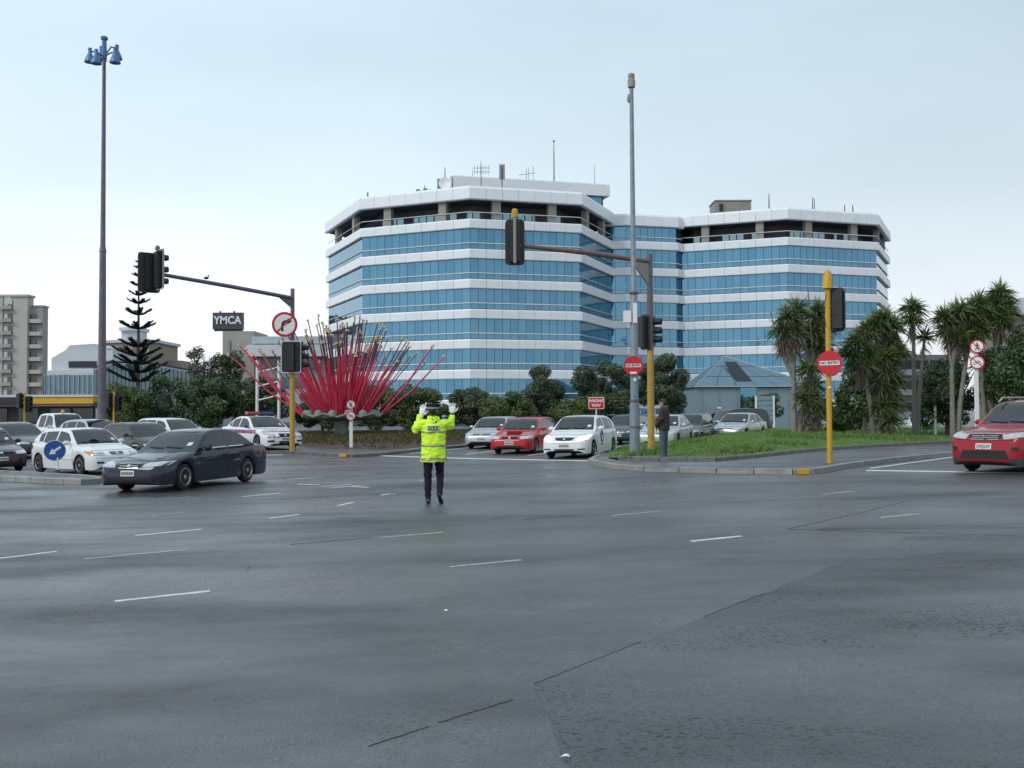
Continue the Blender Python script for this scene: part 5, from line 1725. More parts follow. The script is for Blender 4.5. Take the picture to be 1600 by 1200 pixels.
build_car('sedan', 'dark low sedan behind the maroon car at left', 'sedan', axle((-19.6, 40.5), -40, 'sedan'), -40, charcoal, QUEUE, detail=1)
build_car('station_wagon', 'white station wagon roof showing behind the dark sedan', 'wagon', axle((-14.4, 44.6), -40, 'wagon'), -40, white, QUEUE, detail=1, dims=dict(H=1.5))
build_car('sedan', 'pale sedan furthest back at the left edge', 'sedan', axle((-23.6, 42.5), -38, 'sedan'), -38, silver, QUEUE, detail=1)
build_car('hatchback', 'silver hatchback roof between the pickup and the bronze car', 'hatch', axle((-17.6, 43.6), -38, 'hatch'), -38, silver, QUEUE, detail=1)
tp, patch_, I = build_car('pickup_truck', 'white double-cab pickup with an orange beacon behind the queue', 'pickup', axle((-20.6, 47.0), -40, 'pickup'), -40, white, QUEUE, detail=1,
                          front=dict(head=[(.46, .74), (.80, .75)], head_t=[(.46, .88), (.81, .90)], grille=[(-.42, .75), (.42, .75)], grille_t=[(-.42, .88), (.42, .88)], plate=.5, intake=None))
MB().lathe([(.09, 0), (.09, .05), (.07, .14), (.02, .18)], 10, (.35, 0, 1.735)).build('beacon', MATS['lamp_amber'], tp, smooth=50)
MB().box((-1.55, .80, 1.13), (1.7, .07, .14)).box((-1.55, -.80, 1.13), (1.7, .07, .14)).build('tray_side', white, tp)

# police sedan on the median island
tp, patch_, I = build_car('police_car', 'white police sedan with red and blue checks and a roof light bar', 'sedan', axle((-10.35, 43.6), -50, 'sedan', dict(L=4.87)), -50, white, None, dims=dict(L=4.87, H=1.46, W=1.84), zbase=gz(-11, 44.5) + .10,
          front=dict(head=[(.46, .60), (.86, .63)], head_t=[(.46, .70), (.88, .75)], grille=[(-.26, .55), (.26, .55)], grille_t=[(-.30, .70), (.30, .70)], plate=.47, intake=[(-.30, .27), (.30, .27)], intake_t=[(-.32, .38), (.32, .38)], fog=(.52, .80, .34, .42), chrome=False, bars=2), mirror_m=MATS['sign_blue'])
mat('police_red', (0.50, 0.02, 0.02), 0.35, coat=.6)
mat('police_blue', (0.02, 0.05, 0.28), 0.35, coat=.6)
for k in range(2):       # checks across the nose
    for i in range(8):
        y0 = -.80 + i * .2
        za = .745 + k * .0 if k else .70
        if k == 0:
            patch_('livery_check', [(y0, .755), (y0 + .19, .755)], [(y0, .80), (y0 + .19, .80)], 'front', MATS['police_red' if i % 2 else 'police_blue'], .004, 3, 2)
        elif i in (0, 1, 2, 5, 6, 7):
            patch_('livery_check', [(y0, .52), (y0 + .12, .52)], [(y0, .575), (y0 + .12, .575)], 'front', MATS['police_blue' if i % 2 else 'police_red'], .004, 3, 2)
for ax_ in ('left', 'right'):
    for i in range(9):
        x0 = I['L'] / 2 - .95 - i * .36
        sl = .10
        patch_('livery_check', [(x0, .70), (x0 - .34, .70)], [(x0 - sl, .86), (x0 - .34 - sl, .86)], ax_, MATS['police_red' if i % 2 == 0 else 'police_blue'], .004, 3, 3)
lb = MB().box((-.10, 0, 1.52), (.30, 1.25, .05)).build('light_bar', MATS['black'], tp)
for s, m_ in ((1, 'police_blue'), (-1, 'police_red')):
    MB().box((-.10, s * .33, 1.60), (.28, .60, .11)).build('lens', MATS[m_], lb)
def on_bonnet(txt, size, x, m):
    o = text_mesh('bonnet_lettering', txt, size, m, tp, None, .0)
    top_ = I['top']
    for q in o.data.vertices:
        a, b = q.co.x, q.co.z
        X = x - b
        q.co = (X, a, top_(I['L'] / 2 - X) + .012 - .05 * (a / .9) ** 2)
    o.rotation_euler = (0, 0, 0)
    for q in o.data.vertices:
        q.co.y = q.co.y
    return o
on_bonnet('POLICE', .20, 1.72, MATS['police_blue'])

# oncoming cars of the middle road
build_car('hatchback', 'white five-door hatchback with lit headlights leading the oncoming cars', 'hatch', axle((2.05, 34.55), -111, 'hatch'), -111, white, ONC,
          front=dict(head=[(.46, .60), (.62, .60), (.80, .66)], head_t=[(.46, .70), (.64, .76), (.82, .79)], grille=[(-.27, .615), (0, .60), (.27, .615)], grille_t=[(-.36, .705), (0, .715), (.36, .705)], plate=.44, intake=[(-.34, .28), (.34, .28)], intake_t=[(-.36, .33), (.36, .33)], fog=(.48, .72, .30, .345), bars=0, chrome=False), lights_on=True)
hb = [o for o in bpy.data.objects if o.get('label', '').startswith('white five-door')][0]
tdoor = MB()
tdoor.plate(circle(.23, 24), TM(0, 0, 0), .006)
dm = tdoor.build('door_emblem', MATS['sign_blue'], hb)
dm.matrix_local = Matrix.Translation((.30, .853, .66)) @ Matrix.Rotation(R(180), 4, 'Z') @ Matrix.Diagonal((.8, 1, 1.15, 1))
MB().plate([(-.09, -.02), (.0, -.10), (.1, -.04), (.06, .08), (-.05, .10)], TM(0, -.005, .0), .004).build('emblem_mark', MATS['sign_white'], dm)
tp, patch_, I = build_car('station_wagon', 'red station wagon with a bonnet scoop beside the white hatchback', 'wagon', axle((0.15, 39.2), -107, 'wagon'), -107, red, ONC, dims=dict(H=1.42),
          front=dict(head=[(.42, .575), (.80, .60)], head_t=[(.40, .68), (.83, .70)], grille=[(-.31, .59), (.31, .59)], grille_t=[(-.33, .665), (.33, .665)], plate=.43, intake=[(-.5, .25), (.5, .25)], intake_t=[(-.5, .32), (.5, .32)], chrome=False))
MB().plate([(-.30, 0), (.30, 0), (.26, .07), (-.26, .07)], Matrix.Translation((I['L'] / 2 - .86, 0, I['top'](.86) - .01)) @ Matrix.Rotation(R(90), 4, 'Z'), .42).build('bonnet_scoop', red, tp)
patch_('scoop_mouth', [(-.26, I['top'](.5) + .0), (.26, I['top'](.5))], [(-.25, I['top'](.5) + .03), (.25, I['top'](.5) + .03)], 'front', MATS['under'], .02, 4, 1)
build_car('station_wagon', 'pale silver wagon on the garden side of the red wagon', 'wagon', axle((-1.15, 45.0), -105, 'wagon'), -105, silver, ONC, dims=dict(H=1.43),
          front=dict(head=[(.46, .59), (.80, .60)], head_t=[(.46, .68), (.82, .70)], grille=[(-.38, .60), (.38, .60)], grille_t=[(-.40, .67), (.40, .67)], plate=.44, intake=[(-.5, .26), (.5, .26)], intake_t=[(-.5, .33), (.5, .33)], bars=1))
build_car('sedan', 'silver sedan passing behind the man at the pole', 'sedan', axle((6.3, 42.6), -112, 'sedan', dict(L=4.45)), -112, silver, ONC, dims=dict(L=4.45, H=1.45, W=1.70, fo=.9, wb=2.55),
          front=dict(head=[(.42, .60), (.79, .62)], head_t=[(.42, .70), (.81, .73)], grille=[(-.32, .60), (.32, .60)], grille_t=[(-.34, .68), (.34, .68)], plate=.44))
build_car('station_wagon', 'dark grey wagon close behind the silver sedan', 'wagon', axle((8.3, 48.0), -112, 'wagon'), -112, charcoal, ONC, detail=1, dims=dict(H=1.50))
build_car('hatchback', 'dark green hatchback seen between the white hatchback and grey pole', 'hatch', axle((5.35, 48.5), -110, 'hatch'), -110, dgreen, ONC, detail=1)
build_car('sedan', 'silver sedan furthest back before the glass pavilion', 'sedan', axle((11.3, 51.6), -122, 'sedan', dict(L=4.65)), -122, silver, ONC, dims=dict(L=4.65, H=1.48, W=1.76),
          front=dict(head=[(.46, .60), (.82, .63)], head_t=[(.46, .70), (.85, .76)], grille=[(-.36, .60), (.36, .60)], grille_t=[(-.38, .69), (.38, .69)], plate=.44, fog=(.52, .76, .30, .36)))
tp, patch_, I = build_car('pickup_truck', 'dark green pickup with a canopy behind the furthest silver sedan', 'van', axle((11.6, 57.8), -152, 'van'), -152, dgreen, ONC, detail=1, dims=dict(H=1.72))
tp['category'] = 'pickup'
PARK = 'cars parked beyond the grass bank'
build_car('sedan', 'pale parked sedan behind the left weeds of the bank', 'sedan', (22.0, 66.5), -150, silver, PARK, detail=1, zbase=.05)
build_car('sedan', 'pale parked sedan behind the slender cabbage tree', 'sedan', (27.0, 64.5), -155, silver, PARK, detail=1, zbase=.15)
# red sports utility at the right edge
tp, patch_, I = build_car('suv', 'red sports utility car stopping at the right edge of the junction', 'suv', axle((11.32, 22.9), -144, 'suv'), -144, crimson, None, spokes=6,
          front=dict(head=[(.44, .765), (.66, .785), (.87, .83)], head_t=[(.38, .865), (.66, .905), (.89, .93)], grille=[(-.32, .765), (0, .76), (.32, .765)], grille_t=[(-.42, .875), (0, .885), (.42, .875)], plate=.61, intake=[(-.56, .33), (.56, .33)], intake_t=[(-.50, .52), (.50, .52)], fog=(.62, .76, .52, .60), bars=2, bumper=.745, badge=False), plate_text='DRJ529', lower_trim=MATS['rubber_grey'])
for q in range(3):       # three-part emblem
    a = R(90 + 120 * q)
    dmd = [(0, 0), (.030 * math.cos(a + .52), .030 * math.sin(a + .52)), (.052 * math.cos(a), .052 * math.sin(a)), (.030 * math.cos(a - .52), .030 * math.sin(a - .52))]
    MB().plate(dmd, Matrix.Translation((I['L'] / 2 + .015, 0, .822)) @ Matrix.Rotation(R(90), 4, 'Z'), .02).build('emblem', MATS['chrome'], tp)
for s in (-1, 1):
    MB().tube([(.55, s * .56, 1.60), (.35, s * .57, 1.70), (-1.1, s * .56, 1.71), (-1.5, s * .55, 1.62)], .022, 6).build('roof_rail', MATS['rim'], tp)
# ================================================================== POLES, SIGNALS AND SIGNS
mat('lens_dark', (0.03, 0.012, 0.010), 0.2)
def signal_head(parent, loc, rz, h=1.3, w=.62, border=True):
    """backing board with housing, visors and lenses; faces local -y"""
    M = TM(*loc, rz)
    b = MB().plate(rrect(w, h, .12), M @ TM(0, 0, 0), .03)
    for k in range(3):
        z = h * .29 * (1 - k)
        b.box(tuple(M @ Vector((0, .09, z))), (.30, .18, h * .285), rz)
    hd = b.build('signal_head', MATS['black'], parent)
    if border:
        rm = MB()
        ring_plate(rm, rrect(w, h, .12), rrect(w - .055, h - .055, .10), M @ TM(0, .018, 0), .006)
        rm.build('border', MATS['sign_white'], hd)
        rm = MB()
        ring_plate(rm, rrect(w, h, .12), rrect(w - .055, h - .055, .10), M @ TM(0, -.018, 0), .006)
        rm.build('border', MATS['sign_white'], hd)
    for k in range(3):
        z = h * .29 * (1 - k)
        v, f = [], []
        n = 12
        for y, r_ in ((-.02, .125), (-.27, .115)):
            for i in range(n + 1):
                a = R(-50 + 280 * i / n)
                v.append(M @ Vector((r_ * math.cos(a), y, z + r_ * math.sin(a))))
        for i in range(n):
            f.append((i, i + 1, n + 2 + i, n + 1 + i))
        vi = MB().add(v, f).build('visor', MATS['black'], hd)
        sm = vi.modifiers.new('thick', 'SOLIDIFY')
        sm.thickness = .012
        MB().plate(circle(.105, 16, 0, z), M @ TM(0, -.025, 0), .02).build('lens', MATS['lens_dark'], hd)
    return hd

def round_sign(parent, M, r, kind):
    """disc sign facing local -y"""
    d = MB().plate(circle(r), M, .012)
    face = {'no_entry': 'sign_red', 'keep_left': 'sign_blue'}.get(kind, 'sign_red')
    o = d.build('sign_face', MATS[face], parent)
    MB().plate(circle(r * .97), M @ TM(0, .012, 0), .008).build('sign_back', MATS['sign_back'], o)
    if kind in ('no_entry',):
        MB().plate([(-r * .78, -r * .17), (r * .78, -r * .17), (r * .78, r * .17), (-r * .78, r * .17)], M @ TM(0, -.009, 0), .006).build('sign_bar', MATS['sign_white'], o)
        text_mesh('lettering', 'NO ENTRY', r * .30, MATS['ink'], o, M @ TM(0, -.014, 0), .001, xs=.98, bold=.004)
    elif kind == 'keep_left':
        rm = MB()
        ring_plate(rm, circle(r), circle(r * .94), M @ TM(0, -.008, 0), .006)
        rm.build('sign_rim', MATS['sign_white'], o)
        a = R(215)
        ar_ = [(-.10, -.62), (.10, -.62), (.10, .08), (.30, .08), (0, .62), (-.30, .08), (-.10, .08)]
        rot = Matrix.Rotation(-R(125), 4, 'Y')
        MB().plate([(p[0] * r, p[1] * r) for p in ar_], M @ TM(0, -.009, 0) @ rot, .006).build('arrow', MATS['sign_white'], o)
    else:
        MB().plate(circle(r * .80), M @ TM(0, -.009, 0), .006).build('sign_field', MATS['sign_white'], o)
        y = -.014
        if kind == 'no_right':
            pts = [(-.28, -.55), (-.10, -.55), (-.10, -.02), (-.02, .12), (.12, .18), (.22, .18), (.22, .02), (.55, .27), (.22, .52), (.22, .36), (.06, .35), (-.14, .26), (-.25, .10), (-.28, -.05)]
            MB().plate([(p[0] * r, p[1] * r) for p in pts], M @ TM(0, y, 0), .004).build('arrow', MATS['ink'], o)
        elif kind == 'no_walk':
            MB().plate(circle(r * .11, 10, -.02 * r, .48 * r), M @ TM(0, y, 0), .004).plate([(-.1 * r, .34 * r), (.12 * r, .34 * r), (.10 * r, -.1 * r), (.28 * r, -.55 * r), (.14 * r, -.58 * r), (0, -.2 * r), (-.22 * r, -.56 * r), (-.34 * r, -.5 * r), (-.1 * r, -.08 * r)], M @ TM(0, y, 0), .004).plate([(-.34 * r, .02 * r), (-.1 * r, .3 * r), (.1 * r, .3 * r), (.36 * r, .02 * r), (.3 * r, -.03 * r), (0, .18 * r), (-.28 * r, -.03 * r)], M @ TM(0, y - .002, 0), .004).build('walker', MATS['ink'], o)
        elif kind == 'no_cycle':
            q = MB()
            for s in (-1, 1):
                ring_plate(q, circle(r * .24, 14, s * .34 * r, -.12 * r), circle(r * .18, 14, s * .34 * r, -.12 * r), M @ TM(0, y, 0), .004)
            q.plate([(-.34 * r, -.10 * r), (-.30 * r, -.16 * r), (.2 * r, .22 * r), (.15 * r, .28 * r)], M @ TM(0, y, 0), .004)
            q.plate([(.14 * r, .30 * r), (.32 * r, -.14 * r), (.38 * r, -.10 * r), (.20 * r, .32 * r)], M @ TM(0, y - .001, 0), .004)
            q.build('bicycle', MATS['ink'], o)
        w = r * .06
        sl = Matrix.Rotation(R(45 if kind == 'no_right' else -45) * (-1), 4, 'Y')
        MB().plate([(-r * .80, -w), (r * .80, -w), (r * .80, w), (-r * .80, w)], M @ TM(0, y - .006, 0) @ sl, .004).build('slash', MATS['sign_red'], o)
    return o

def face_cam(x, y):
    """turn about z so that local -y looks at the junction where the camera stands"""
    return math.atan2(-x, y) * -1.0 if False else -math.atan2(x, y)

# --- tall light mast
t = thing('light_mast', 'very tall tapered mast carrying five blue bell-shaped lamps at left', 'light mast', (-18.55, 45.0, gz(-18.5, 45)))
MB().tube([(0, 0, -.1), (0, 0, 3.0), (0, 0, 9.0), (0, 0, 9.2), (0, 0, 18.2)], [.20, .18, .14, .115, .075], 14).build('pole', MATS['mauve_pole'], t, smooth=50)
MB().lathe([(.17, 9.05), (.15, 9.12), (.12, 9.3)], 12).build('collar', MATS['mauve_pole'], t)
for i, a in enumerate((-172, -100, -20, 52, 124)):
    dx, dy = math.cos(R(a)) * .62, math.sin(R(a)) * .62
    dz = 18.1 + (.0, -.25, -.08, .35, .3)[i]
    MB().tube([(0, 0, 18.0), (dx * .55, dy * .55, dz + .1), (dx, dy, dz + .1)], .035, 6).build('arm', MATS['mauve_pole'], t)
    lp = MB().lathe([(.085, .26), (.085, .02), (.13, -.08), (.19, -.20), (.24, -.34), (.245, -.40), (.22, -.40), (.02, -.33)], 16, (dx, dy, dz)).build('lamp', MATS['blue_lamp'], t, smooth=45)
MB().tube([(0, 0, 17.9), (0, 0, 18.75)], [.12, .10], 10).lathe([(.10, 18.75), (.16, 18.78), (.16, 18.9), (.05, 18.95)], 10).build('head_frame', MATS['blue_lamp'], t)

# --- left mast-arm signal
lx, ly = -9.25, 41.9
lz = gz(lx, ly) + .10
t = thing('mast_arm_signal', 'traffic signal pole with a long blue-grey overhead arm on the median at left', 'traffic signal', (lx, ly, lz))
MB().tube([(0, 0, -.1), (0, 0, 3.6)], [.115, .11], 12).build('lower_pole', MATS['yellow_worn'], t, smooth=60)
MB().tube([(0, 0, 3.6), (0, 0, 6.85)], [.10, .085], 12).build('upper_pole', MATS['mauve_pole'], t, smooth=60)
ax_, ay_ = -12.62 - lx, 34.9 - ly
d = Vector((ax_, ay_, 0)).normalized()
MB().tube([(0, 0, 6.45), (ax_ * .5, ay_ * .5, 6.52), (ax_ * .97, ay_ * .97, 6.55)], [.085, .08, .07], 10).build('arm', MATS['mauve_pole'], t, smooth=60)
MB().add([(0, 0, 6.35), (d.x * .9, d.y * .9, 6.38), (0, 0, 5.98), (.05, 0, 6.35), (d.x * .9 + .05, d.y * .9, 6.38), (.05, 0, 5.98)], [(0, 2, 1), (3, 4, 5), (0, 1, 4, 3), (1, 2, 5, 4), (2, 0, 3, 5)]).build('gusset', MATS['mauve_pole'], t)
signal_head(t, (ax_ - .18, ay_ + .12, 6.58), R(218), 1.42, .78, border=False)
signal_head(t, (ax_ + .30, ay_ - .12, 6.66), R(128), 1.42, .72)
MB().lathe([(.09, 7.35), (.09, 7.45), (.05, 7.52)], 8, (ax_ + .16, ay_, 0)).build('cap', MATS['rust_arm'], t)
signal_head(t, (0.0, -.24, 3.95), R(180), 1.35, .85)
signal_head(t, (.42, -.02, 3.98), R(95), 1.25, .6, border=False)
sg = thing('no_right_turn_sign', 'round no-right-turn sign above the signal on the median pole', 'sign', (lx, ly - .20, lz + 5.32))
round_sign(sg, TM(-.28, 0, 0, face_cam(lx, ly)), .53, 'no_right')
b_ = thing('bird', 'small dark bird perched on the overhead signal arm', 'bird', (lx + ax_ * .66, ly + ay_ * .66, lz + 6.62))
MB().ball((0, 0, .07), (.10, .05, .055), 7).ball((.08, 0, .15), .035, 6).build('body', MATS['black'], b_)

# --- centre mast-arm signal on the corner island
cx, cy = 4.50, 32.3
cz = bank(cx, cy) - .1
t = thing('mast_arm_signal', 'yellow-based signal pole with a rusty overhead arm on the grass corner', 'traffic signal', (cx, cy, cz))
MB().tube([(0, 0, -.1), (0, 0, 3.35)], [.115, .11], 12).build('lower_pole', MATS['yellow_worn'], t, smooth=60)
MB().tube([(0, 0, 3.35), (0, 0, 6.5)], [.11, .10], 12).build('upper_pole', MATS['mauve_pole'], t, smooth=60)
ax_, ay_ = .10 - cx, 28.4 - cy
MB().tube([(0, 0, 6.25), (ax_ * .5, ay_ * .5, 6.24), (ax_, ay_, 6.15)], [.085, .08, .06], 10).build('arm', MATS['rust_arm'], t, smooth=60)
d = Vector((ax_, ay_, 0)).normalized()
MB().add([(0, 0, 6.25), (d.x * .95, d.y * .95, 6.2), (0, 0, 5.35), (.06, 0, 6.25), (d.x * .95 + .06, d.y * .95, 6.2), (.06, 0, 5.35)], [(0, 2, 1), (3, 4, 5), (0, 1, 4, 3), (1, 2, 5, 4), (2, 0, 3, 5)]).build('gusset', MATS['bgrey'], t)
signal_head(t, (ax_, ay_ + .10, 6.25), R(180), 1.32, .56, border=False)
MB().tube([(ax_, ay_ - .13, 5.62), (ax_, ay_ - .13, 6.95)], .045, 8).build('bracket', MATS['bgrey'], t)
MB().lathe([(.085, 6.93), (.09, 7.12), (.05, 7.18)], 10, (ax_, ay_ - .10, 0)).build('cap', MATS['yellow_paint'], t)
signal_head(t, (-.18, .02, 3.95), R(115), 1.15, .5, border=False)
signal_head(t, (.12, .1, 4.0), R(70), 1.0, .4, border=False)

# --- grey camera pole
gx, gy_ = 3.69, 30.0
t = thing('camera_pole', 'tall thin grey pole with a camera on top beside the yellow signal pole', 'pole', (gx, gy_, bank(gx, gy_) - .05))
MB().tube([(0, 0, -.1), (0, 0, 1.6), (0, 0, 1.62), (0, 0, 4.9), (0, 0, 5.0), (-.02, 0, 11.2)], [.155, .15, .125, .115, .085, .06], 12).build('pole', MATS['grey_pole'], t, smooth=45)
for z in (.9, 1.7, 4.95):
    MB().lathe([(.165, z), (.165, z + .05)], 12).build('band', MATS['mauve_pole'], t)
MB().lathe([(.05, 11.2), (.11, 11.24), (.12, 11.45), (.09, 11.5), (.10, 11.52), (.10, 11.64), (.03, 11.68)], 12, (-.02, 0, 0)).build('camera_housing', MATS['bgrey'], t, smooth=40)
MB().ball((-.1, 0, 10.9), (.06, .06, .14), 8).build('lamp', MATS['bgrey'], t)
MB().box((-.2, -.02, 4.25), (.22, .2, .36)).box((.02, -.1, 4.35), (.12, .12, .6)).build('control_box', MATS['sign_white'], t)
MB().box((0, -.13, 1.9), (.09, .02, .11)).build('sticker', mat('teal', (.05, .32, .33), .5), t)
MB().box((0, -.13, 2.35), (.08, .02, .10)).build('sticker', MATS['sign_white'], t)
sg = thing('no_entry_sign', 'round red NO ENTRY sign on the tall grey camera pole', 'sign', (gx - .05, gy_ - .19, bank(gx, gy_) + 2.72), group='no entry signs')
o = round_sign(sg, TM(0, 0, 0, face_cam(gx, gy_)), .29, 'no_entry')
MB().plate([(-.1, -.25), (.1, -.25), (.1, -.19), (-.1, -.19)], TM(0, -.01, 0, face_cam(gx, gy_)), .006).build('label', MATS['sign_white'], o)

# --- yellow signal pole on the footpath
yx, yy = 8.20, 25.75
yz = gz(yx, yy) + .11
t = thing('signal_pole', 'bright yellow signal pole with a capped top on the wet footpath', 'traffic signal', (yx, yy, yz))
MB().tube([(0, 0, -.05), (0, 0, 4.55)], [.07, .07], 12).build('pole', MATS['yellow_paint'], t, smooth=60)
MB().lathe([(.075, 4.50), (.145, 4.52), (.13, 4.60), (.10, 4.92), (.07, 4.98)], 12).build('cap', MATS['yellow_paint'], t, smooth=40)
signal_head(t, (.27, .10, 3.98), R(150), 1.15, .42, border=False)
for z in (3.45, 4.42):
    MB().box((.1, .02, z), (.2, .06, .05)).build('bracket', MATS['black'], t)
MB().tube([(-.04, -.05, 4.4), (-.16, -.03, 3.9), (-.05, -.05, 3.5)], .008, 4).build('cable', MATS['black'], t)
MB().ball((0, -.07, 1.95), (.035, .02, .035), 6).build('button', MATS['sign_white'], t)
sg = thing('no_entry_sign', 'larger round red NO ENTRY sign strapped to the bright yellow pole', 'sign', (yx - .01, yy - .12, yz + 2.58), group='no entry signs')
round_sign(sg, TM(0, 0, 0, face_cam(yx, yy) + R(-14)), .32, 'no_entry')
# second sign face behind it turned to the other road
sg2 = thing('sign_disc', 'edge of a second red disc bolted behind the larger NO ENTRY sign', 'sign', (yx + .12, yy + .14, yz + 2.56))
round_sign(sg2, TM(0, 0, 0, face_cam(yx, yy) + R(40)), .31, 'no_entry')

# --- small sign posts
def sign_post(x, y, z, h, kinds, r, label, labels, w=.09):
    t = thing('sign_post', label, 'post', (x, y, z))
    MB().box((0, 0, h / 2 - .1), (w, w * .7, h + .1)).build('post', MATS['white_post'], t)
    for i, k in enumerate(kinds):
        s = thing('round_sign', labels[i], 'sign', (x, y - .10, z + h - r - i * r * 2.35))
        round_sign(s, TM(0, 0, 0, face_cam(x, y)), r, k)
sign_post(-7.05, 43.6, bedz(-7, 43.6), 2.05, ['no_walk', 'no_cycle'], .21, 'short white post with two round signs before the sculpture',
          ['upper round no-walking sign on the short post before the sculpture', 'lower round no-cycling sign on the short post before the sculpture'], .14)
sign_post(16.15, 34.6, .35, 3.72, ['no_walk', 'no_cycle'], .235, 'tall white post with two round signs behind the red car',
          ['upper round no-walking sign on the tall post at right', 'lower round no-cycling sign on the tall post at right'], .12)
t = thing('sign_post', 'thin white marker post left of the red sports utility car', 'post', (20.6, 48.5, .3))
MB().box((0, 0, 1.1), (.10, .08, 2.3)).build('post', MATS['white_post'], t)
t = thing('keep_left_sign', 'round blue keep-left arrow sign on a stub post on the traffic island', 'sign', (-13.55, 29.7, gz(-13.5, 29.7) + .13))
MB().tube([(0.02, 0, 0), (0, 0, .45)], .035, 8).build('post', MATS['white_post'], t)
MB().lathe([(.09, 0), (.07, .08), (.03, .1)], 10).build('foot', MATS['black'], t)
round_sign(t, TM(-.06, -.05, .66, face_cam(-13.5, 29.7)), .315, 'keep_left')
t = thing('wrong_way_sign', 'red rectangular WRONG WAY sign above the white hatchback', 'sign', (3.55, 42.0, gz(3.5, 42)))
MB().tube([(0, 0, 0), (0, 0, 1.9)], .03, 8).build('post', MATS['white_post'], t)
fm = TM(0, -.05, 1.96, face_cam(3.5, 42))
MB().plate(rrect(.66, .50, .03), fm, .012).build('sign_face', MATS['sign_white'], t)
MB().plate(rrect(.61, .45, .03), fm @ TM(0, -.009, 0), .008).build('sign_field', MATS['sign_red'], t)
text_mesh('lettering', 'WRONG', .165, MATS['sign_white'], t, fm @ TM(0, -.016, .09), .001, bold=.004)
text_mesh('lettering', 'WAY', .165, MATS['sign_white'], t, fm @ TM(0, -.016, -.10), .001, bold=.004)
t = thing('warning_sign', 'small yellow diamond warning sign left of the red sports utility car', 'sign', (26.6, 61, .1))
MB().tube([(0, 0, 0), (0, 0, 1.5)], .04, 6).build('post', MATS['bgrey'], t)
fm = TM(0, -.06, 1.35, face_cam(26.6, 61)) @ Matrix.Rotation(R(45), 4, 'Y')
mat('sign_amber', (.70, .36, .01), .4)
MB().plate(rrect(.58, .58, .05), fm, .012).build('sign_face', MATS['sign_amber'], t)
fm = TM(0, -.075, 1.35, face_cam(26.6, 61))
MB().plate(circle(.05, 10, 0, .13), fm, .006).plate([(-.07, .07), (.07, .07), (.05, -.1), (.1, -.22), (.03, -.22), (0, -.1), (-.06, -.22), (-.11, -.2), (-.05, -.05)], fm, .006).build('walker', MATS['ink'], t)
# low roadside cabinet beside the far pickup
t = thing('notice_board', 'white-framed louvred board standing before the pavilion shrub', 'board', (21.4, 84.3, 0))
for x in (-.75, .75):
    MB().box((x, 0, 1.45), (.14, .14, 2.9)).build('post', MATS['white_post'], t)
for k in range(5):
    MB().box((0, 0, 1.0 + k * .42), (1.36, .08, .38)).build('slat', MATS['pav_wall'], t)
# distant small signals at the left
for x, y, lb in ((-28.4, 58, 'distant dark signal on a thin yellow post before the shop at far left'), (-22.8, 57, 'distant dark signal just left of the tall light mast')):
    t = thing('distant_signal', lb, 'traffic signal', (x, y, 0), group='far signals at the left')
    MB().tube([(0, 0, 0), (0, 0, 2.9)], .06, 8).build('pole', MATS['yellow_paint'], t)
    signal_head(t, (-.25, 0, 2.4), R(150), .95, .42, border=False)
    signal_head(t, (.25, 0, 2.2), R(40), .95, .42, border=False)

# little litter and stones on the road
for i, (x, y) in enumerate(((-2.45, 20.6), (.25, 4.75), (3.3, 6.3), (-.55, 8.3), (-2.9, 11.0))):
    r_ = random.Random(i)
    o = MB().add([(r_.uniform(-.04, .04) + .05 * math.cos(a), .04 * math.sin(a), (.01 if k % 2 else .022)) for k, a in enumerate((0, 1.1, 2.3, 3.4, 4.6, 5.6))] + [(0, 0, .03)], [(0, 1, 6), (1, 2, 6), (2, 3, 6), (3, 4, 6), (4, 5, 6), (5, 0, 6)]).build('litter_scrap', MATS['sign_white' if i != 4 else 'ink'])
    o.scale = (.45, .45, .6)
    o.location = (x, y, gz(x, y) + .009)
    tag(o, ('torn white scrap on the road left of the officer', 'pale scrap of litter nearest the bottom edge of the picture', 'pale scrap on the dark road patch at lower right', 'pale scrap in the middle of the near road', 'dark lump on the road below the dark sedan')[i], 'litter')

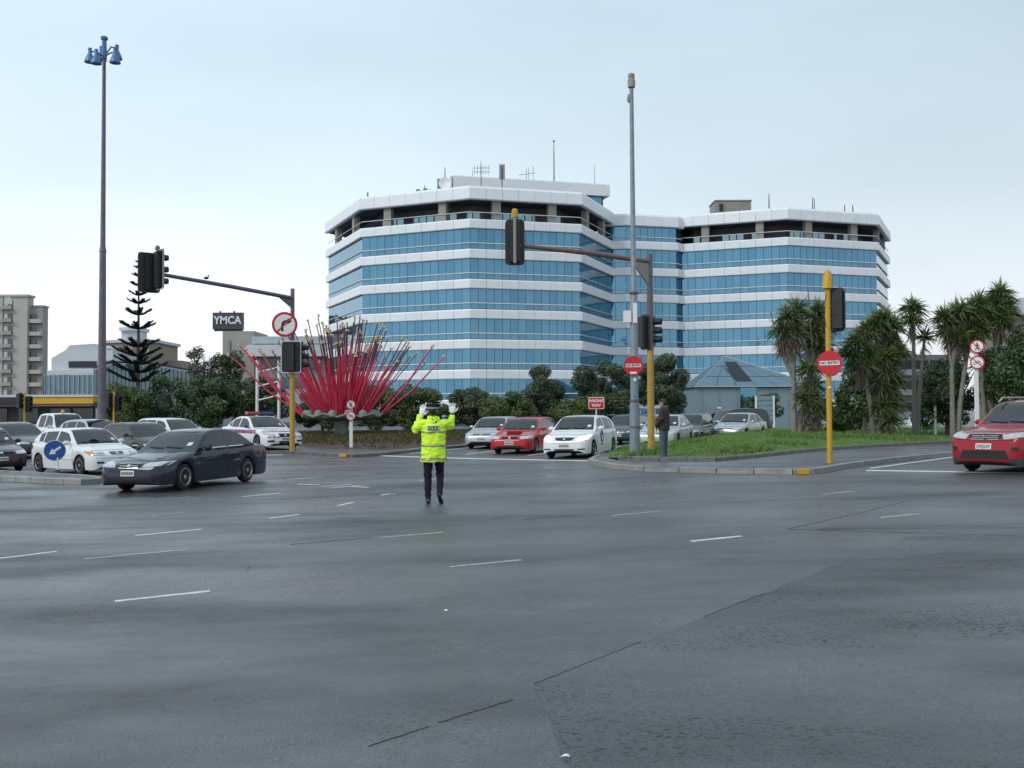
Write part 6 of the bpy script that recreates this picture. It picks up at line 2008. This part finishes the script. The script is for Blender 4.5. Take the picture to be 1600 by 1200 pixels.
# ================================================================== PEOPLE
def organic(name, prims, voxel, m, parent, smooth=6, disp=0.0, dseed=0, dscale=6.0):
    """one continuous skin over tapered limbs and ellipsoids"""
    mb = MB()
    for p in prims:
        if p[0] == 'c':      # limb through several points with radii
            _, pts, rad, *sq = p
            pts = [Vector(q) for q in pts]
            mb.tube(pts, rad, 12, sq=sq[0] if sq else None)
            for q, r_ in ((pts[0], rad[0]), (pts[-1], rad[-1])):
                mb.ball(tuple(q), r_ * .985, 8)
        elif p[0] == 'e':
            mb.ball(p[1], p[2], 12, m=p[3] if len(p) > 3 else None)
        elif p[0] == 'l':    # stacked elliptical rings (cx, cy, z, rx, ry)
            n = 24
            v, f = [], []
            for (a, b, z, rx, ry) in p[1]:
                v += [(a + rx * math.cos(6.28318 * k / n), b + ry * math.sin(6.28318 * k / n), z) for k in range(n)]
            for i in range(len(p[1]) - 1):
                f += [(i * n + k, i * n + (k + 1) % n, (i + 1) * n + (k + 1) % n, (i + 1) * n + k) for k in range(n)]
            f += [tuple(reversed(range(n))), tuple((len(p[1]) - 1) * n + k for k in range(n))]
            mb.add(v, f)
    tmp = mb.build('tmp', m)
    bm = bmesh.new()
    bm.from_mesh(tmp.data)
    bmesh.ops.recalc_face_normals(bm, faces=bm.faces[:])
    bm.to_mesh(tmp.data)
    bm.free()
    rm = tmp.modifiers.new('r', 'REMESH')
    rm.mode = 'VOXEL'
    rm.voxel_size = voxel
    s = tmp.modifiers.new('s', 'SMOOTH')
    s.factor = .5
    s.iterations = smooth
    dg = bpy.context.evaluated_depsgraph_get()
    me = bpy.data.meshes.new_from_object(tmp.evaluated_get(dg))
    bpy.data.objects.remove(tmp)
    if disp:
        co = [(v.co.copy(), v.normal.copy()) for v in me.vertices]
        for v, (c, nn) in zip(me.vertices, co):
            q = noise.noise((c.x * dscale + dseed, c.y * dscale, c.z * dscale * 2.2)) + .5 * noise.noise((c.x * dscale * 2.3, c.y * dscale * 2 + dseed, c.z * dscale * 3.5))
            v.co = c + nn * q * disp
    me.name = name
    me.polygons.foreach_set('use_smooth', [True] * len(me.polygons))
    me.materials.clear()
    me.materials.append(m)
    return link(name, me, parent)

def cut_band(src, name, test, off, m, parent):
    """thin shell lifted off the faces of src that pass test(centre)"""
    me0 = src.data
    fs = [p for p in me0.polygons if test(p.center, p.normal)]
    ids = sorted({i for p in fs for i in p.vertices})
    mp = {i: k for k, i in enumerate(ids)}
    v = [tuple(me0.vertices[i].co + me0.vertices[i].normal * off) for i in ids]
    me = bpy.data.meshes.new(name)
    me.from_pydata(v, [], [tuple(mp[i] for i in p.vertices) for p in fs])
    me.materials.append(m)
    me.polygons.foreach_set('use_smooth', [True] * len(me.polygons))
    o = link(name, me, parent)
    so = o.modifiers.new('t', 'SOLIDIFY')
    so.thickness = .004
    return o

mat('skin', (0.42, 0.24, 0.17), 0.5, var=0.06, scale=9)
mat('hivis', (0.60, 0.92, 0.03), 0.55, var=0.10, scale=5, bump=0.3, bscale=16)
mat('hivis_band', (0.33, 0.29, 0.20), 0.35, metal=.35, var=0.1, scale=20)
mat('navy', (0.010, 0.012, 0.030), 0.85, spec=0.2, var=0.3, scale=8, bump=0.3, bscale=18)
mat('navy_patch', (0.022, 0.030, 0.060), 0.6)
mat('glove', (0.76, 0.77, 0.80), 0.6, var=.05, scale=15)
mat('shoe', (0.012, 0.012, 0.012), 0.35)
mat('hair', (0.012, 0.010, 0.009), 0.6, var=.3, scale=30, bump=.5, bscale=60)
mat('jacket_dark', (0.034, 0.020, 0.017), 0.8, var=0.5, scale=9, bump=0.4, bscale=14)
mat('denim', (0.055, 0.085, 0.105), 0.8, var=0.25, scale=7, bump=0.3, bscale=18)
mat('check_white', (0.62, 0.63, 0.66), .5)

def head(parent, c, s, face_dir, hair_len=0):
    """skull, jaw, nose, ears, eyes and mouth facing face_dir (angle about z, 0 = +y)"""
    Rm = Matrix.Rotation(face_dir, 3, 'Z')
    P = lambda x, y, z: tuple(Vector(c) + Rm @ Vector((x * s, y * s, z * s)))
    h = organic('head', [('e', P(0, -.01, .03), (.078 * s, .096 * s, .10 * s), Rm), ('e', P(0, .025, -.05), (.056 * s, .066 * s, .07 * s), Rm),
                         ('c', [P(0, .085, .02), P(0, .115, -.022)], [.010 * s, .016 * s]), ('e', P(.078, -.005, .0), (.012 * s, .022 * s, .033 * s), Rm), ('e', P(-.078, -.005, .0), (.012 * s, .022 * s, .033 * s), Rm),
                         ('c', [P(0, -.01, -.06), P(0, -.02, -.17)], [.052 * s, .058 * s])], .008, MATS['skin'], parent, 3)
    for q in (-1, 1):
        MB().ball(P(q * .032, .082, .018), .011 * s, 6).build('eye', MATS['ink'], h)
    MB().ball(P(0, .092, -.058), (.022 * s, .008 * s, .006 * s), 6).build('mouth', MATS['sign_red'], h)
    return h

def hand(name, parent, wrist, up, palm, m, s=1.0, thumb=1):
    """open hand: palm plus four fingers and a side thumb; up = finger direction, palm = palm normal"""
    up, palm = Vector(up).normalized(), Vector(palm).normalized()
    side = up.cross(palm).normalized() * thumb
    w = Vector(wrist)
    pr = [('c', [w, w + up * .05 * s], [.026 * s, .034 * s]),
          ('c', [w + up * .045 * s - side * .026 * s, w + up * .085 * s - side * .028 * s], [.022 * s, .021 * s]),
          ('c', [w + up * .045 * s + side * .026 * s, w + up * .085 * s + side * .028 * s], [.022 * s, .021 * s]),
          ('c', [w + up * .05 * s, w + up * .09 * s], [.026 * s, .024 * s])]
    for i, ln in enumerate((.070, .082, .076, .058)):
        o = side * (.036 - .024 * i) * s
        b = w + up * .085 * s + o
        f = (up + side * (.14 - .10 * i)).normalized()
        k = b + f * ln * .55 * s + palm * .004
        pr.append(('c', [b, k, k + (f + palm * .22).normalized() * ln * .5 * s], [.0115 * s, .011 * s, .009 * s]))
    b = w + up * .035 * s + side * .032 * s
    k = b + (side * .9 + up * .6).normalized() * .045 * s
    pr.append(('c', [b, k, k + (side * .45 + up).normalized() * .034 * s], [.015 * s, .013 * s, .010 * s]))
    return organic(name, pr, .0055, m, parent, 2)

# ---- police officer, back to the camera, both white-gloved hands raised
OX, OY = -1.45, 18.35
po = thing('person', 'officer in a bright yellow reflective jacket and dark trousers, back turned, both white-gloved hands raised', 'person', (OX, OY, gz(OX, OY)), R(4.5))
legs = organic('body', [('l', [(0, .0, .80, .17, .125), (0, 0, .95, .175, .13), (0, .0, 1.05, .165, .12)]),
                        ('c', [(-.095, .0, .92), (-.105, .015, .50), (-.100, -.015, .10)], [.098, .074, .056]),
                        ('c', [(.095, .01, .92), (.125, .09, .51), (.105, -.13, .19)], [.098, .074, .056]),
                        ('c', [(0, 0, 1.0), (0, 0, 1.50)], [.14, .12])], .013, MATS['navy'], po, 4, .012, 3, 7.5)
for (x, y, z, rx, lb) in ((-.10, .03, .045, 0, 'shoe'), (.115, -.125, .115, -46, 'shoe')):
    Rm = Matrix.Rotation(R(8 if x < 0 else -20), 3, 'Z') @ Matrix.Rotation(R(rx), 3, 'X')
    c = Vector((x, y, z))
    organic(lb, [('e', tuple(c + Rm @ Vector((0, -.06, .0))), (.043, .065, .045), Rm), ('e', tuple(c + Rm @ Vector((0, .07, -.008))), (.048, .10, .036), Rm), ('c', [tuple(c + Rm @ Vector((0, -.05, .02))), tuple(c + Rm @ Vector((0, -.05, .07)))], [.045, .05])], .010, MATS['shoe'], po, 3)
jk = organic('jacket', [('l', [(0, .0, .765, .245, .175), (0, 0, .80, .250, .178), (0, .0, 1.0, .228, .168), (0, .0, 1.18, .222, .162), (0, .0, 1.34, .238, .155), (0, .0, 1.46, .215, .135), (0, .01, 1.54, .13, .105)]),
                        ('c', [(-.185, .0, 1.465), (-.30, .03, 1.40), (-.325, .06, 1.37)], [.092, .085, .082]),
                        ('c', [(-.325, .06, 1.36), (-.275, .20, 1.50), (-.245, .26, 1.60)], [.080, .070, .062]),
                        ('c', [(.185, .0, 1.465), (.285, .07, 1.43), (.315, .12, 1.43)], [.092, .083, .078]),
                        ('c', [(.315, .12, 1.43), (.335, .15, 1.54), (.345, .17, 1.585)], [.080, .070, .062]),
                        ('l', [(0, .0, 1.50, .135, .115), (0, .0, 1.56, .115, .105), (0, -.005, 1.60, .112, .105)])], .013, MATS['hivis'], po, 4, .017, 1, 8.5)
for z0, z1 in ((.80, .845), (1.045, 1.09), (1.300, 1.335)):
    cut_band(jk, 'reflective_band', lambda c, n, a=z0, b=z1: a < c.z < b and abs(c.x) < .262, .004, MATS['hivis_band'], jk)
for s in (-1, 1):
    cut_band(jk, 'side_trim', lambda c, n, q=s: c.z < 1.28 and q * c.x > .17 and abs(c.y) < .028, .003, MATS['navy'], jk)
pt = cut_band(jk, 'back_patch', lambda c, n: 1.345 < c.z < 1.425 and abs(c.x) < .105 and c.y < 0, .005, MATS['navy_patch'], jk)
ptx = text_mesh('lettering', 'POLICE', .070, MATS['check_white'], pt, TM(0, -.175, 1.385), .002, bold=.001)
organic('cuff', [('c', [(.345, .17, 1.575), (.355, .18, 1.635)], [.050, .046])], .010, MATS['navy'], po, 2)
organic('cuff', [('c', [(-.245, .26, 1.59), (-.235, .27, 1.645)], [.050, .046])], .010, MATS['navy'], po, 2)
hand('glove', po, (.355, .18, 1.640), (-.05, 0, 1), (0, -1, 0), MATS['glove'], 1.22, 1)
hand('glove', po, (-.215, .20, 1.600), (.12, -.05, 1), (.5, 1, 0), MATS['glove'], 1.22, -1)
head(po, (-.015, .02, 1.70), 1.0, R(6))
organic('hair', [('e', (-.015, -.005, 1.715), (.082, .100, .075)), ('e', (-.015, -.045, 1.675), (.072, .05, .06))], .009, MATS['hair'], po, 3)
cap = organic('cap', [('l', [(-.015, .015, 1.735, .102, .118), (-.015, .015, 1.775, .106, .122), (-.015, .015, 1.80, .135, .150), (-.015, .02, 1.825, .128, .145), (-.015, .03, 1.845, .06, .08)])], .008, MATS['navy'], po, 2)
ck = MB()
for rr_, z0 in ((0, 1.742), (1, 1.760)):
    for k in range(36):
        if (k + rr_) % 2:
            continue
        a0, a1 = 6.28318 * k / 36, 6.28318 * (k + 1) / 36
        f_ = lambda a, z: (-.015 + .1085 * math.cos(a), .015 + .1245 * math.sin(a), z)
        ck.add([f_(a0, z0), f_(a1, z0), f_(a1, z0 + .017), f_(a0, z0 + .017)], [(0, 1, 2, 3)])
ck.build('cap_check_band', MATS['check_white'], cap)
organic('cap_peak', [('e', (-.015, .145, 1.735), (.075, .06, .010))], .006, MATS['shoe'], cap, 1)

# ---- man waiting at the yellow pole
MX, MY = 4.36, 28.60
mz = gz(MX, MY) + .13
mn = thing('person', 'man in a dark brown jacket and jeans standing beside the yellow pole', 'person', (MX, MY, mz), R(58))
organic('body', [('l', [(0, 0, .80, .16, .12), (0, 0, .95, .17, .125), (0, 0, 1.02, .16, .12)]),
                 ('c', [(-.09, 0, .92), (-.10, .02, .50), (-.10, -.01, .09)], [.10, .082, .072]),
                 ('c', [(.09, 0, .92), (.11, .03, .50), (.11, .03, .09)], [.10, .082, .072]), ('c', [(0, 0, 1.0), (0, 0, 1.5)], [.13, .11])], .013, MATS['denim'], mn, 4, .012, 4, 7.5)
for x, y in ((-.10, .05), (.11, .09)):
    organic('shoe', [('e', (x, y - .06, .045), (.043, .065, .045)), ('e', (x, y + .07, .037), (.048, .10, .036)), ('c', [(x, y - .06, .06), (x, y - .06, .11)], [.045, .05])], .010, MATS['shoe'], mn, 3)
organic('jacket', [('l', [(0, 0, .86, .205, .155), (0, 0, 1.0, .205, .155), (0, 0, 1.2, .205, .15), (0, 0, 1.36, .215, .145), (0, 0, 1.46, .18, .12), (0, .01, 1.54, .085, .085)]),
                   ('c', [(-.17, 0, 1.42), (-.25, -.02, 1.18), (-.20, .12, 1.02), (-.13, .17, .98)], [.078, .068, .06, .055]),
                   ('c', [(.17, 0, 1.42), (.25, .02, 1.18), (.22, .20, 1.10), (.16, .27, 1.16)], [.078, .068, .058, .05])], .014, MATS['jacket_dark'], mn, 4, .012, 5, 8.0)
hand('hand', mn, (.15, .28, 1.165), (-.5, .5, .6), (-.6, -.6, 0), MATS['skin'], 1.0, 1)
hand('hand', mn, (-.12, .175, .975), (.6, .3, -.6), (.2, -.9, -.2), MATS['skin'], 1.0, -1)
head(mn, (0, .03, 1.645), 1.0, R(15))
organic('hair', [('e', (0, .010, 1.69), (.088, .106, .085)), ('e', (0, -.035, 1.645), (.078, .06, .075))], .009, MATS['hair'], mn, 3, .006, 2, 25)
